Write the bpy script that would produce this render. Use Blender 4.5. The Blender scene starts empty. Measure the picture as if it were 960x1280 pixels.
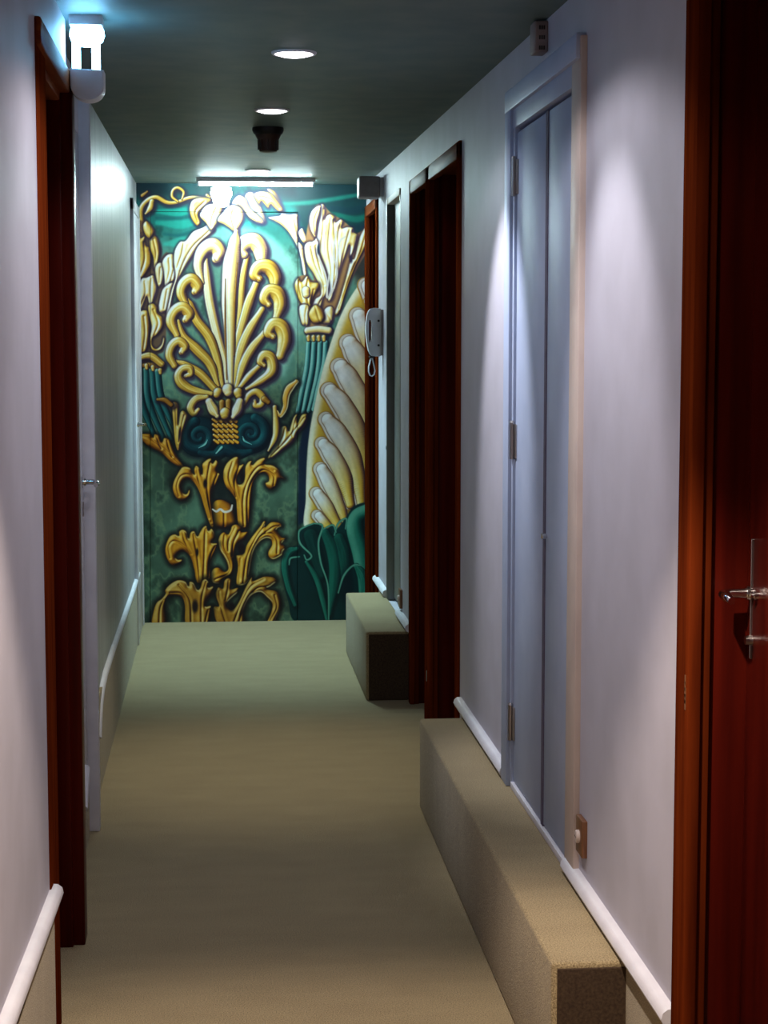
import bpy, bmesh, math, random
import numpy as np
from mathutils import Vector, Matrix

random.seed(4)
rng = np.random.default_rng(7)
SC = bpy.context.scene
COL = SC.collection
PI = math.pi

# ------------------------------------------------------------------ layout (metres; x right, y along the corridor, z up)
XR = 0.82            # right wall face
XL_NEAR = -0.365     # left wall face, near stretch
XL_FAR = -0.42       # left wall face, far stretch
Y0 = -1.5            # closed end behind the photographer
YB = 9.95            # painted end wall
LEDGE_Z = 0.30
DOOR_Z = 2.205
EYE = 1.546


def ceil_z(y):
    return 2.385 + (y - YB) * 0.0095


# ------------------------------------------------------------------ materials
def srgb(c):
    return tuple(((v / 255) / 12.92 if v / 255 <= 0.04045 else ((v / 255 + 0.055) / 1.055) ** 2.4) for v in c)


def new_mat(name):
    m = bpy.data.materials.new(name)
    m.use_nodes = True
    nt = m.node_tree
    b = nt.nodes['Principled BSDF']
    return m, nt, b


def noise_mat(name, c1, c2, scale=20, rough=0.6, bump=0.0, bump_scale=200, stretch=(1, 1, 1), detail=4,
              metal=0.0, spec=0.5, coat=0.0, lo=0.35, hi=0.65, bump_dist=0.002):
    m, nt, b = new_mat(name)
    N, L = nt.nodes, nt.links
    tc = N.new('ShaderNodeTexCoord')
    mp = N.new('ShaderNodeMapping')
    mp.inputs['Scale'].default_value = stretch
    L.new(tc.outputs['Object'], mp.inputs['Vector'])
    no = N.new('ShaderNodeTexNoise')
    no.inputs['Scale'].default_value = scale
    no.inputs['Detail'].default_value = detail
    L.new(mp.outputs['Vector'], no.inputs['Vector'])
    rp = N.new('ShaderNodeValToRGB')
    rp.color_ramp.elements[0].position = lo
    rp.color_ramp.elements[1].position = hi
    rp.color_ramp.elements[0].color = (*srgb(c1), 1)
    rp.color_ramp.elements[1].color = (*srgb(c2), 1)
    L.new(no.outputs['Fac'], rp.inputs['Fac'])
    L.new(rp.outputs['Color'], b.inputs['Base Color'])
    b.inputs['Roughness'].default_value = rough
    b.inputs['Metallic'].default_value = metal
    b.inputs['Specular IOR Level'].default_value = spec
    b.inputs['Coat Weight'].default_value = coat
    b.inputs['Coat Roughness'].default_value = 0.12
    if bump:
        n2 = N.new('ShaderNodeTexNoise')
        n2.inputs['Scale'].default_value = bump_scale
        n2.inputs['Detail'].default_value = 3
        L.new(mp.outputs['Vector'], n2.inputs['Vector'])
        bp = N.new('ShaderNodeBump')
        bp.inputs['Strength'].default_value = bump
        bp.inputs['Distance'].default_value = bump_dist
        L.new(n2.outputs['Fac'], bp.inputs['Height'])
        L.new(bp.outputs['Normal'], b.inputs['Normal'])
    return m


def carpet_mat():
    """beige cut-pile carpet: fine two-tone fleck with faint darker wear patches"""
    m, nt, b = new_mat('beige_carpet')
    N, L = nt.nodes, nt.links
    tc = N.new('ShaderNodeTexCoord')
    a = N.new('ShaderNodeTexNoise'); a.inputs['Scale'].default_value = 330; a.inputs['Detail'].default_value = 3
    mpw = N.new('ShaderNodeMapping'); mpw.inputs['Scale'].default_value = (1, 2.6, 1)
    L.new(tc.outputs['Object'], mpw.inputs['Vector'])
    w = N.new('ShaderNodeTexNoise'); w.inputs['Scale'].default_value = 5; w.inputs['Detail'].default_value = 6
    L.new(tc.outputs['Object'], a.inputs['Vector']); L.new(mpw.outputs['Vector'], w.inputs['Vector'])
    r1 = N.new('ShaderNodeValToRGB')
    r1.color_ramp.elements[0].position = 0.34; r1.color_ramp.elements[1].position = 0.68
    r1.color_ramp.elements[0].color = (*srgb((122, 107, 80)), 1)
    r1.color_ramp.elements[1].color = (*srgb((182, 164, 126)), 1)
    r2 = N.new('ShaderNodeValToRGB')
    r2.color_ramp.elements[0].position = 0.3; r2.color_ramp.elements[1].position = 0.7
    r2.color_ramp.elements[0].color = (0.88, 0.87, 0.86, 1); r2.color_ramp.elements[1].color = (1, 1, 1, 1)
    L.new(a.outputs['Fac'], r1.inputs['Fac']); L.new(w.outputs['Fac'], r2.inputs['Fac'])
    mx = N.new('ShaderNodeMixRGB'); mx.blend_type = 'MULTIPLY'; mx.inputs[0].default_value = 1
    L.new(r1.outputs['Color'], mx.inputs[1]); L.new(r2.outputs['Color'], mx.inputs[2])
    L.new(mx.outputs['Color'], b.inputs['Base Color'])
    b.inputs['Roughness'].default_value = 0.95
    b.inputs['Specular IOR Level'].default_value = 0.15
    b.inputs['Sheen Weight'].default_value = 0.15
    bp = N.new('ShaderNodeBump'); bp.inputs['Strength'].default_value = 0.5; bp.inputs['Distance'].default_value = 0.004
    L.new(a.outputs['Fac'], bp.inputs['Height']); L.new(bp.outputs['Normal'], b.inputs['Normal'])
    return m


def glow_mat(name, col, strength):
    m, nt, b = new_mat(name)
    b.inputs['Base Color'].default_value = (0.9, 0.9, 0.9, 1)
    b.inputs['Emission Color'].default_value = (*col, 1)
    b.inputs['Emission Strength'].default_value = strength
    return m


def paint_mat():
    """the mural's oil paint: colours come from the painted artwork stored on the mesh"""
    m, nt, b = new_mat('mural_paint')
    N, L = nt.nodes, nt.links
    at = N.new('ShaderNodeVertexColor'); at.layer_name = 'paint'
    L.new(at.outputs['Color'], b.inputs['Base Color'])
    b.inputs['Roughness'].default_value = 0.5
    b.inputs['Specular IOR Level'].default_value = 0.25
    return m


M = {}
M['wall'] = noise_mat('wall_paint', (178, 175, 186), (187, 184, 196), scale=5, rough=0.55, bump=0.06, bump_scale=70, spec=0.18)
M['wall_far'] = noise_mat('satin_wall_paint', (150, 152, 158), (170, 171, 176), scale=14, rough=0.4, bump=0.05, bump_scale=60, spec=0.26, stretch=(1, 1, 0.08))
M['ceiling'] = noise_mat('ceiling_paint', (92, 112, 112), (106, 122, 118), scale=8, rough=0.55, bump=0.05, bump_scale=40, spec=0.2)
M['carpet'] = carpet_mat()
M['dark_end'] = noise_mat('dark_brown_end', (58, 46, 38), (76, 62, 48), scale=150, rough=0.95, spec=0.1, bump=0.4, bump_scale=200)  # darker brown for the ledge ends that face the viewer
M['white'] = noise_mat('white_gloss_paint', (206, 204, 212), (216, 214, 221), scale=12, rough=0.45, spec=0.22, bump=0.03, bump_scale=90)
M['closet'] = noise_mat('pale_blue_white_paint', (164, 176, 202), (174, 185, 210), scale=6, rough=0.5, spec=0.18, bump=0.04, bump_scale=60)
M['cream'] = noise_mat('cream_paint', (196, 180, 172), (208, 192, 182), scale=8, rough=0.5, spec=0.12, bump=0.05, bump_scale=60)
M['grey'] = noise_mat('grey_door_paint', (104, 106, 104), (116, 118, 116), scale=7, rough=0.45)
M['seam'] = noise_mat('dark_seam', (84, 76, 98), (98, 90, 112), scale=30, rough=0.8)
M['mahogany'] = noise_mat('mahogany', (76, 27, 10), (108, 43, 14), scale=5, rough=0.6, stretch=(9, 9, 0.5), detail=7, spec=0.0, coat=0.0, lo=0.3, hi=0.7)
M['mahogany_leaf'] = noise_mat('dark_mahogany', (56, 11, 7), (82, 19, 10), scale=4, rough=0.3, stretch=(9, 9, 0.4), detail=7, spec=0.05, coat=0.0, lo=0.3, hi=0.7)
M['mahogany_lit'] = noise_mat('lit_mahogany', (96, 44, 22), (128, 66, 32), scale=5, rough=0.5, stretch=(9, 0.5, 9), detail=7, spec=0.02)  # lighter copy of the mahogany; light on the door heads put into the colour
M['white_gloss'] = noise_mat('white_door_gloss', (206, 204, 212), (216, 214, 221), scale=12, rough=0.24, spec=0.5)
M['chrome'] = noise_mat('chrome', (205, 205, 208), (222, 222, 224), scale=30, rough=0.16, metal=1.0)
M['steel'] = noise_mat('brushed_steel', (165, 160, 160), (185, 180, 180), scale=60, rough=0.35, metal=1.0, stretch=(1, 1, 0.1))
M['plastic'] = noise_mat('white_plastic', (212, 210, 214), (222, 220, 224), scale=20, rough=0.45)
M['grey_plastic'] = noise_mat('grey_plastic', (128, 116, 116), (142, 130, 130), scale=20, rough=0.5)
M['black'] = noise_mat('black_plastic', (20, 18, 18), (30, 27, 26), scale=30, rough=0.5)
M['brown_plastic'] = noise_mat('brown_plastic', (58, 40, 34), (72, 50, 40), scale=30, rough=0.45)
M['wood_plate'] = noise_mat('varnished_plate_wood', (104, 66, 40), (128, 84, 52), scale=14, rough=0.4, stretch=(6, 6, 1), detail=6)
M['paint'] = paint_mat()
M['backing'] = noise_mat('mural_backing', (20, 32, 30), (30, 42, 38), scale=30, rough=0.8)
M['lens'] = glow_mat('downlight_lens', (1.0, 0.93, 1.0), 8)
M['tube'] = glow_mat('fluorescent_tube', (0.70, 0.97, 1.0), 225)
M['opal'] = glow_mat('opal_glass', (0.80, 0.96, 1.0), 9)
M['pl_tube'] = glow_mat('compact_tube', (0.22, 0.62, 1.0), 28)


# ------------------------------------------------------------------ mesh helpers
def bx(bm, x0, x1, y0, y1, z0, z1, bevel=0.0, seg=2):
    """add a (bevelled) box to a bmesh"""
    t = bmesh.new()
    bmesh.ops.create_cube(t, size=1)
    for v in t.verts:
        v.co = Vector((x0 + (v.co.x + .5) * (x1 - x0), y0 + (v.co.y + .5) * (y1 - y0), z0 + (v.co.z + .5) * (z1 - z0)))
    if bevel:
        bmesh.ops.bevel(t, geom=t.edges[:], offset=bevel, segments=seg, profile=0.5, affect='EDGES')
    merge(bm, t)


def merge(bm, t):
    me = bpy.data.meshes.new('tmp')
    t.to_mesh(me); t.free()
    bm.from_mesh(me)
    bpy.data.meshes.remove(me)


def tube(bm, pts, r, n=12, caps=True):
    """round bar along a polyline"""
    pts = [Vector(p) for p in pts]
    rs = r if isinstance(r, (list, tuple)) else [r] * len(pts)
    rings = []
    up = None
    for i, p in enumerate(pts):
        d = (pts[min(i + 1, len(pts) - 1)] - pts[max(i - 1, 0)]).normalized()
        if up is None:
            up = d.orthogonal().normalized()
        up = (up - d * up.dot(d)).normalized()
        s = d.cross(up)
        rings.append([bm.verts.new(p + (up * math.cos(2 * PI * k / n) + s * math.sin(2 * PI * k / n)) * rs[i]) for k in range(n)])
    for a, b in zip(rings, rings[1:]):
        for k in range(n):
            bm.faces.new((a[k], a[(k + 1) % n], b[(k + 1) % n], b[k]))
    if caps:
        bm.faces.new(rings[0][::-1]); bm.faces.new(rings[-1])


def lathe(bm, prof, cx, cy, n=32, axis='z'):
    """surface of revolution about a vertical axis; prof = [(radius, z)]"""
    rings = []
    for r, z in prof:
        if r < 1e-5:
            rings.append([bm.verts.new((cx, cy, z))])
        else:
            rings.append([bm.verts.new((cx + r * math.cos(2 * PI * k / n), cy + r * math.sin(2 * PI * k / n), z)) for k in range(n)])
    for a, b in zip(rings, rings[1:]):
        for k in range(n):
            if len(a) == 1 and len(b) > 1:
                bm.faces.new((a[0], b[k], b[(k + 1) % n]))
            elif len(b) == 1 and len(a) > 1:
                bm.faces.new((a[k], b[0], a[(k + 1) % n]))
            elif len(a) > 1:
                bm.faces.new((a[k], b[k], b[(k + 1) % n], a[(k + 1) % n]))


def scaled(prof, k):
    return [(a * k, b * k) for a, b in prof]


def sweep_profile(bm, prof, path):
    """sweep a closed profile of (dx, dz) along a path of (x, y, z) that runs in the y-z plane"""
    n = len(prof)
    rings = []
    for i, p in enumerate(path):
        p = Vector(p)
        d = (Vector(path[min(i + 1, len(path) - 1)]) - Vector(path[max(i - 1, 0)])).normalized()
        nz = Vector((0, -d.z, d.y))
        rings.append([bm.verts.new(p + Vector((1, 0, 0)) * a + nz * b) for a, b in prof])
    for a, b in zip(rings, rings[1:]):
        for k in range(n):
            bm.faces.new((a[k], a[(k + 1) % n], b[(k + 1) % n], b[k]))
    bm.faces.new(rings[0][::-1]); bm.faces.new(rings[-1])


def obj(name, bm, mat, parent=None, smooth=False):
    bmesh.ops.recalc_face_normals(bm, faces=bm.faces[:])
    me = bpy.data.meshes.new(name)
    bm.to_mesh(me); bm.free()
    me.materials.append(mat)
    if smooth:
        for p in me.polygons:
            p.use_smooth = True
        me.set_sharp_from_angle(angle=math.radians(40))
    o = bpy.data.objects.new(name, me)
    COL.objects.link(o)
    if parent:
        o.parent = parent
        o.matrix_parent_inverse = Matrix.Translation(-abs_loc(parent))
    return o


def abs_loc(o):
    v = Vector(o.location)
    if o.type != 'EMPTY':
        return v if o.parent is None else Vector((0, 0, 0)) + abs_loc(o.parent)
    return v


def struct(name, bm, mat, smooth=False):
    o = obj(name, bm, mat, smooth=smooth)
    o['kind'] = 'structure'
    return o


def empty(name, loc):
    o = bpy.data.objects.new(name, None)
    o.empty_display_size = 0.1
    o.location = loc
    COL.objects.link(o)
    return o


def tag(o, label, cat, group=None):
    o['label'] = label
    o['category'] = cat
    if group:
        o['group'] = group
    return o


def part(name, bm, mat, parent, smooth=False, label=None):
    """mesh drawn in world coordinates, parented to a thing standing at its own base"""
    o = obj(name, bm, mat, smooth=smooth)
    base = world_base(parent)
    for v in o.data.vertices:
        v.co -= base
    o.parent = parent
    if label:
        o['label'] = label
    return o


def world_base(p):
    v = Vector((0, 0, 0))
    while p is not None:
        v += Vector(p.location)
        p = p.parent
    return v


# ------------------------------------------------------------------ room shell
bm = bmesh.new()
bx(bm, -1.2, 1.7, Y0 - .2, YB + .3, -0.15, 0.0)
struct('floor', bm, M['carpet'])

bm = bmesh.new()
vs = []
for y in (Y0 - .2, YB + .3):
    for x in (-1.2, 1.7):
        vs.append((x, y))
lo = [bm.verts.new((x, y, ceil_z(y))) for x, y in vs]
hi = [bm.verts.new((x, y, 2.6)) for x, y in vs]
for f in ((0, 1, 3, 2), (0, 2, 6, 4), (1, 5, 7, 3), (0, 4, 5, 1), (2, 3, 7, 6), (4, 6, 7, 5)):
    a = (lo + hi)
    bm.faces.new([a[i] for i in f])
struct('ceiling', bm, M['ceiling'])

bm = bmesh.new()
TOP = 2.42
bx(bm, -.62, XL_NEAR, Y0, 3.86, 0, TOP)                       # near stretch
bx(bm, -.62, XL_NEAR, 3.86, 4.64, DOOR_Z - .01, TOP)          # over the mahogany doorway
bx(bm, -.62, -.56, 3.86, 4.64, 0, DOOR_Z)                     # back of the doorway
struct('wall_left', bm, M['wall'])
bm = bmesh.new()
bx(bm, -.62, -.412, 4.62, 4.70, 0, TOP)                       # pier after the doorway
bx(bm, -.62, -.412, 4.70, 5.69, 2.17, TOP)
bx(bm, -.62, -.45, 4.70, 5.69, 0, 2.17)
struct('wall_left.001', bm, M['white'])
bm = bmesh.new()
bx(bm, -.62, XL_FAR, 5.70, YB + .05, 0, TOP)                  # far stretch
struct('wall_left.002', bm, M['wall_far'])

bm = bmesh.new()
BACK = 1.06
bx(bm, XR, BACK, Y0, 2.15, 0, TOP)
bx(bm, XR, BACK, 2.15, 3.13, DOOR_Z, TOP)
bx(bm, BACK - .06, BACK, 2.15, 3.13, 0, DOOR_Z)
bx(bm, XR, BACK, 3.13, 4.04, 0, TOP)
bx(bm, XR, BACK, 4.04, 5.00, 2.20, TOP)
bx(bm, XR + .07, BACK, 4.04, 5.00, 0, 2.20)
bx(bm, XR, BACK, 5.00, 6.075, 0, TOP)
bx(bm, XR, BACK, 6.075, 7.63, DOOR_Z - .012, TOP)
bx(bm, BACK - .06, BACK, 6.075, 7.63, 0, DOOR_Z)
bx(bm, XR, BACK, 7.63, 8.10, 0, TOP)
bx(bm, XR, BACK, 8.10, 8.70, 2.21, TOP)
bx(bm, XR, BACK, 8.10, 8.70, 0, LEDGE_Z - .01)
bx(bm, XR + .08, BACK, 8.10, 8.70, 0, 2.21)
bx(bm, XR, BACK, 8.70, 9.20, 0, TOP)
bx(bm, XR, BACK, 9.20, YB + .05, 2.26, TOP)
bx(bm, BACK - .06, BACK, 9.20, YB + .05, 0, 2.26)
struct('wall_right', bm, M['wall'])

bm = bmesh.new()
bx(bm, -.62, BACK, YB + .012, YB + .2, 0, TOP)
struct('wall_back', bm, M['backing'])
bm = bmesh.new()
bx(bm, -.62, BACK, Y0 - .15, Y0, 0, TOP)
struct('wall_front', bm, M['wall'])

# carpet kick band and its white rail, left side
bm = bmesh.new()
bx(bm, XL_NEAR, XL_NEAR + .010, Y0, 3.835, 0, .35)
bx(bm, XL_FAR, XL_FAR + .010, 5.74, 9.22, 0, .325)
struct('baseboard_left', bm, M['carpet'])
RAIL = [(0, -.016), (.010, -.018), (.020, -.013), (.025, -.002), (.022, .010), (.013, .017), (0, .018)]
bm = bmesh.new()
sweep_profile(bm, RAIL, [(XL_NEAR, Y0, .62), (XL_NEAR, 2.4, .455), (XL_NEAR, 2.95, .418), (XL_NEAR, 3.4, .386), (XL_NEAR, 3.84, .356), (XL_NEAR, 3.90, .352)])
struct('trim_1', bm, M['white'], smooth=True)
bm = bmesh.new()
pth = [(XL_FAR, 6.20, .185), (XL_FAR, 6.23, .235), (XL_FAR, 6.30, .285), (XL_FAR, 6.42, .318), (XL_FAR, 6.60, .333), (XL_FAR, 7.1, .336), (XL_FAR, 8.0, .330),
       (XL_FAR, 8.8, .326), (XL_FAR, 9.5, .330)]
sweep_profile(bm, scaled(RAIL, .72), pth)
struct('trim_2', bm, M['white'], smooth=True)

# right side rail over the ledges and the carpet band beyond the near ledge
RAILR = [(-a * 1.05, b) for a, b in RAIL]
for i, (ya, yb) in enumerate(((3.135, 4.115), (5.035, 6.045), (7.64, 8.09), (8.71, 9.28))):
    bm = bmesh.new()
    sweep_profile(bm, RAILR, [(XR, ya, LEDGE_Z + .019), (XR, (ya + yb) / 2, LEDGE_Z + .019), (XR, yb, LEDGE_Z + .019)])
    struct('trim_%d' % (i + 3), bm, M['white'], smooth=True)
bm = bmesh.new()
bx(bm, XR - .008, XR, 3.135, 3.52, 0, LEDGE_Z)
struct('baseboard_right', bm, M['carpet'])


# ------------------------------------------------------------------ carpeted ledges
def ledge(x0, y0, y1, label):
    t = empty('carpeted_ledge', ((x0 + XR) / 2, (y0 + y1) / 2, 0))
    b = bmesh.new()
    bx(b, x0, XR - .001, y0, y1, 0.0, LEDGE_Z, bevel=.009, seg=3)
    part('ledge_body', b, M['carpet'], t, smooth=True)
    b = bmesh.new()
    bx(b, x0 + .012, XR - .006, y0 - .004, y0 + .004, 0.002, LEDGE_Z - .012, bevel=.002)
    part('ledge_end', b, M['dark_end'], t, label='darker brown panel on the end facing the viewer')
    return tag(t, label, 'ledge', 'carpeted ledges along the right wall')


ledge(.660, 3.50, 5.88, 'long beige carpeted ledge below the pale blue closet doors')
ledge(.630, 7.68, 8.90, 'short carpeted ledge at the far end, below the narrow grey door')


# ------------------------------------------------------------------ doors
def lever(parent, side, x, y, z, toward, plate=(.004, .205), name='door_handle', reach=.055, length=.062, plate_mat='steel', drop=.45):
    """lever handle on a leaf whose face is at x; side = -1 when it sticks out towards -x"""
    b = bmesh.new()
    w, h = plate
    bx(b, x, x + side * .002, y - w / 2, y + w / 2, z - h * (1 - drop) - .0, z + h * drop, bevel=.0015)
    p = part(name, b, M[plate_mat], parent)
    b = bmesh.new()
    tube(b, [(x, y, z), (x + side * reach * .35, y, z), (x + side * reach * .8, y, z), (x + side * reach, y + toward * .012, z),
             (x + side * (reach + .003), y + toward * .05, z - .001), (x + side * reach, y + toward * length, z - .004)],
         [.0095, .0085, .008, .0085, .0085, .007], n=14)
    lathe_ring = [(x + side * .006, .013), (x + side * .012, .012)]
    tube(b, [(lathe_ring[0][0], y, z), (lathe_ring[1][0], y, z)], [.013, .012], n=16)
    part('lever', b, M['chrome'], p, smooth=True)
    return p


def casing_profile_box(b, x0, x1, y0, y1, z0, z1):
    bx(b, x0, x1, y0, y1, z0, z1, bevel=.004, seg=2)


def mahogany_right(n, ya, yb, z0=0.0, zt=DOOR_Z, recess=.097, cas=.055, with_near=True, handle=None):
    """recessed mahogany doorway in the right wall between ya (near) and yb (far)"""
    t = empty('door_%d' % n, (XR, (ya + yb) / 2, z0))
    t['kind'] = 'structure'
    b = bmesh.new()
    xf = XR - .012
    # far jamb: architrave strip, step, lining
    bx(b, xf, XR + .012, yb - cas, yb, z0, zt, bevel=.004)
    bx(b, XR + .004, XR + .03, yb - cas + .010, yb - .005, z0, zt - .01, bevel=.003)
    # near jamb
    bx(b, xf, XR + .012, ya, ya + cas, z0, zt, bevel=.004)
    part('door_jamb', b, M['mahogany'], t, smooth=True)
    b = bmesh.new()
    bx(b, XR + .02, XR + recess + .01, yb - cas + .022, yb - .01, z0, zt - .01, bevel=.002)
    bx(b, XR + .011, XR + recess + .01, ya + .005, ya + cas - .02, z0, zt - .01, bevel=.002)
    part('door_lining', b, M['mahogany_leaf'], t, smooth=True, label='darker red lining behind the frame')
    b = bmesh.new()
    bx(b, xf, XR + .012, ya, yb, zt - cas, zt + .002, bevel=.004)
    bx(b, XR + .004, XR + .03, ya + .01, yb - .01, zt - cas + .010, zt - .005, bevel=.003)
    bx(b, XR + .02, XR + recess + .01, ya + .01, yb - .01, zt - cas + .022, zt - .008, bevel=.002)
    part('door_head', b, M['mahogany_lit'], t, smooth=True)
    b = bmesh.new()
    xl = XR + recess
    bx(b, xl, xl + .035, ya + cas - .022, yb - cas + .022, z0 + .006, zt - cas + .020, bevel=.002)
    leaf = part('door_leaf', b, M['mahogany_leaf'], t, smooth=True)
    if handle:
        lever(t, -1, xl, handle[0], handle[1], handle[2])
    return t


d = mahogany_right(1, 2.17, 3.125, cas=.085, handle=(3.03, 1.112, -1))
b = bmesh.new()
tube(b, [(XR + .097, 3.002, 1.112), (XR + .090, 3.002, 1.112)], [.0075, .0065], n=14)  # added chrome stub: the lever's reflection in the leaf, built as a solid
tube(b, [(XR + .091, 3.002, 1.112), (XR + .084, 3.002, 1.112)], [.004, .004], n=10)
part('lever_reflection', b, M['chrome'], d, smooth=True)
# keyhole rose under the lever, worn bare patch on the casing
b = bmesh.new()
tube(b, [(XR + .097, 3.03, 1.03), (XR + .085, 3.03, 1.03)], [.009, .008], n=14)
part('key_cylinder', b, M['steel'], d, smooth=True)
b = bmesh.new()
for k in range(5):
    bx(b, XR - .0128, XR - .0115, 3.052 + random.uniform(-.002, .002), 3.058 + random.uniform(0, .003), .905 + k * .011, .922 + k * .011)
part('worn_patch', b, M['wood_plate'], d, label='pale worn patch on the casing edge')
mahogany_right(2, 6.075, 6.985, handle=(6.18, 1.11, 1))
d3 = mahogany_right(3, 6.985, 7.635, handle=(7.10, 1.11, 1))
b = bmesh.new()
bx(b, XR - .014, XR - .0118, 6.945, 6.955, .22, .262, bevel=.001)
part('strike_plate', b, M['steel'], d3)
mahogany_right(4, 9.20, YB - .02, zt=2.262, recess=.11, handle=(9.32, 1.11, 1))

# pale closet with two tall leaves standing on the ledge
t = empty('door_5', (XR, 4.52, LEDGE_Z)); t['kind'] = 'structure'
b = bmesh.new()
bx(b, XR - .022, XR + .03, 4.945, 5.035, LEDGE_Z, 2.225, bevel=.004)
bx(b, XR - .012, XR + .02, 4.925, 4.95, LEDGE_Z, 2.16, bevel=.003)
part('door_jamb', b, M['closet'], t, smooth=True)
b = bmesh.new()
bx(b, XR - .014, XR + .03, 4.02, 4.125, LEDGE_Z, 2.215, bevel=.003)
bx(b, XR - .007, XR + .02, 4.12, 4.15, LEDGE_Z, 2.14, bevel=.003)
part('door_jamb', b, M['cream'], t, smooth=True, label='cream painted jamb nearest the viewer')
b = bmesh.new()
bx(b, XR - .024, XR + .03, 4.03, 5.03, 2.165, 2.222, bevel=.005)
bx(b, XR - .0135, XR + .03, 4.03, 4.98, 2.115, 2.168, bevel=.003)
part('door_head', b, M['closet'], t, smooth=True)
b = bmesh.new(); bx(b, XR - .004, XR + .024, 4.479, 4.924, LEDGE_Z + .022, 2.105, bevel=.003)
lf = part('door_leaf', b, M['closet'], t, smooth=True)
for z in (1.985, 1.27, .485):
    b = bmesh.new()
    tube(b, [(XR - .012, 4.93, z - .05), (XR - .012, 4.93, z + .05)], .0075, n=12)
    bx(b, XR - .0085, XR - .003, 4.90, 4.928, z - .046, z + .046, bevel=.001)
    tube(b, [(XR - .012, 4.93, z + .05), (XR - .012, 4.93, z + .056)], [.0085, .006], n=12)
    part('hinge', b, M['steel'], lf, smooth=True)
b = bmesh.new(); bx(b, XR - .004, XR + .024, 4.152, 4.458, LEDGE_Z + .022, 2.105, bevel=.003)
lf = part('door_leaf', b, M['closet'], t, smooth=True)
b = bmesh.new(); tube(b, [(XR - .004, 4.436, 1.06), (XR - .012, 4.436, 1.06), (XR - .018, 4.436, 1.06)], [.005, .008, .007], n=14)
part('knob', b, M['chrome'], lf, smooth=True)
b = bmesh.new(); bx(b, XR - .0065, XR + .06, 4.454, 4.482, LEDGE_Z + .01, 2.105)
part('leaf_seam', b, M['seam'], t, label='dark gap between the two leaves')
b = bmesh.new(); bx(b, XR - .012, XR + .01, 4.14, 4.94, LEDGE_Z, LEDGE_Z + .018, bevel=.002)
part('threshold', b, M['white'], t, smooth=True)

# narrow grey door above the far ledge
t = empty('door_6', (XR, 8.42, LEDGE_Z)); t['kind'] = 'structure'
b = bmesh.new(); bx(b, XR + .028, XR + .06, 8.12, 8.68, LEDGE_Z + .004, 2.20, bevel=.003)
lf = part('door_leaf', b, M['grey'], t, smooth=True)
b = bmesh.new()
bx(b, XR - .008, XR + .07, 8.672, 8.705, LEDGE_Z - .008, 2.215, bevel=.003)
bx(b, XR - .002, XR + .07, 8.095, 8.125, LEDGE_Z - .008, 2.215, bevel=.003)
part('door_jamb', b, M['grey'], t, smooth=True)
b = bmesh.new(); bx(b, XR - .006, XR + .07, 8.098, 8.70, 2.185, 2.216, bevel=.004)
part('door_head', b, M['cream'], t, smooth=True)
b = bmesh.new()
tube(b, [(XR - .008, 8.69, 1.03), (XR - .010, 8.69, 1.03)], .009, n=14)
part('keyhole', b, M['black'], t)

# mahogany door in the left wall, nearest the viewer
t = empty('door_7', (XL_NEAR, 4.25, 0)); t['kind'] = 'structure'
b = bmesh.new()
xf = -.3615
bx(b, XL_NEAR - .03, xf, 3.845, 4.045, 0, DOOR_Z, bevel=.005)                   # near casing
bx(b, XL_NEAR - .09, XL_NEAR - .01, 3.86, 4.02, 0, DOOR_Z - .01, bevel=.003)
part('door_jamb', b, M['mahogany'], t, smooth=True)
b = bmesh.new()
bx(b, -.392, -.347, 4.585, 4.665, 0, DOOR_Z, bevel=.004)                           # far casing
bx(b, -.41, -.376, 4.57, 4.66, 0, DOOR_Z - .01, bevel=.003)
bx(b, -.50, -.40, 4.60, 4.655, 0, DOOR_Z - .01, bevel=.003)
part('door_jamb', b, M['mahogany_leaf'], t, smooth=True)
b = bmesh.new()
bx(b, -.392, -.352, 3.85, 4.665, DOOR_Z - .055, DOOR_Z + .003, bevel=.005)
bx(b, -.41, -.376, 3.9, 4.65, DOOR_Z - .075, DOOR_Z - .01, bevel=.004)
bx(b, -.50, -.40, 3.9, 4.65, DOOR_Z - .062, DOOR_Z - .008, bevel=.004)
part('door_head', b, M['mahogany_lit'], t, smooth=True)
b = bmesh.new()
bx(b, -.515, -.475, 3.95, 4.62, .006, DOOR_Z - .05, bevel=.003)
part('door_leaf', b, M['mahogany_leaf'], t, smooth=True)
lever(t, 1, -.475, 4.48, 1.125, -1, reach=.066, length=.085, plate=(.03, .16))

# white flush door in the left wall with the kick band running across it
t = empty('door_8', (-.41, 5.18, 0)); t['kind'] = 'structure'
b = bmesh.new(); bx(b, -.449, -.412, 4.705, 5.672, .004, 2.165, bevel=.003)
lf = part('door_leaf', b, M['white_gloss'], t, smooth=True)
b = bmesh.new(); bx(b, -.414, -.405, 4.71, 5.60, .004, .155, bevel=.002)
part('kick_band', b, M['carpet'], t)
b = bmesh.new()
sweep_profile(b, scaled(RAIL, .75), [(-.412, 5.38, .150), (-.412, 5.42, .180), (-.412, 5.47, .232), (-.412, 5.50, .246)])
part('kick_rail', b, M['white'], t, smooth=True)
hd = lever(t, 1, -.412, 5.605, 1.113, -1, plate=(.03, .035), reach=.046, length=.07, plate_mat='chrome', drop=.5)
b = bmesh.new(); tube(b, [(-.413, 5.625, 1.045), (-.409, 5.625, 1.045)], .006, n=12); bx(b, -.413, -.4095, 5.619, 5.631, 1.005, 1.045)
part('keyhole', b, M['grey_plastic'], t)
b = bmesh.new()
bx(b, -.425, -.378, 5.676, 5.725, 0, 2.40, bevel=.004)
part('door_jamb', b, M['white'], t, smooth=True, label='white post standing proud of the wall, floor to ceiling')
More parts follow.
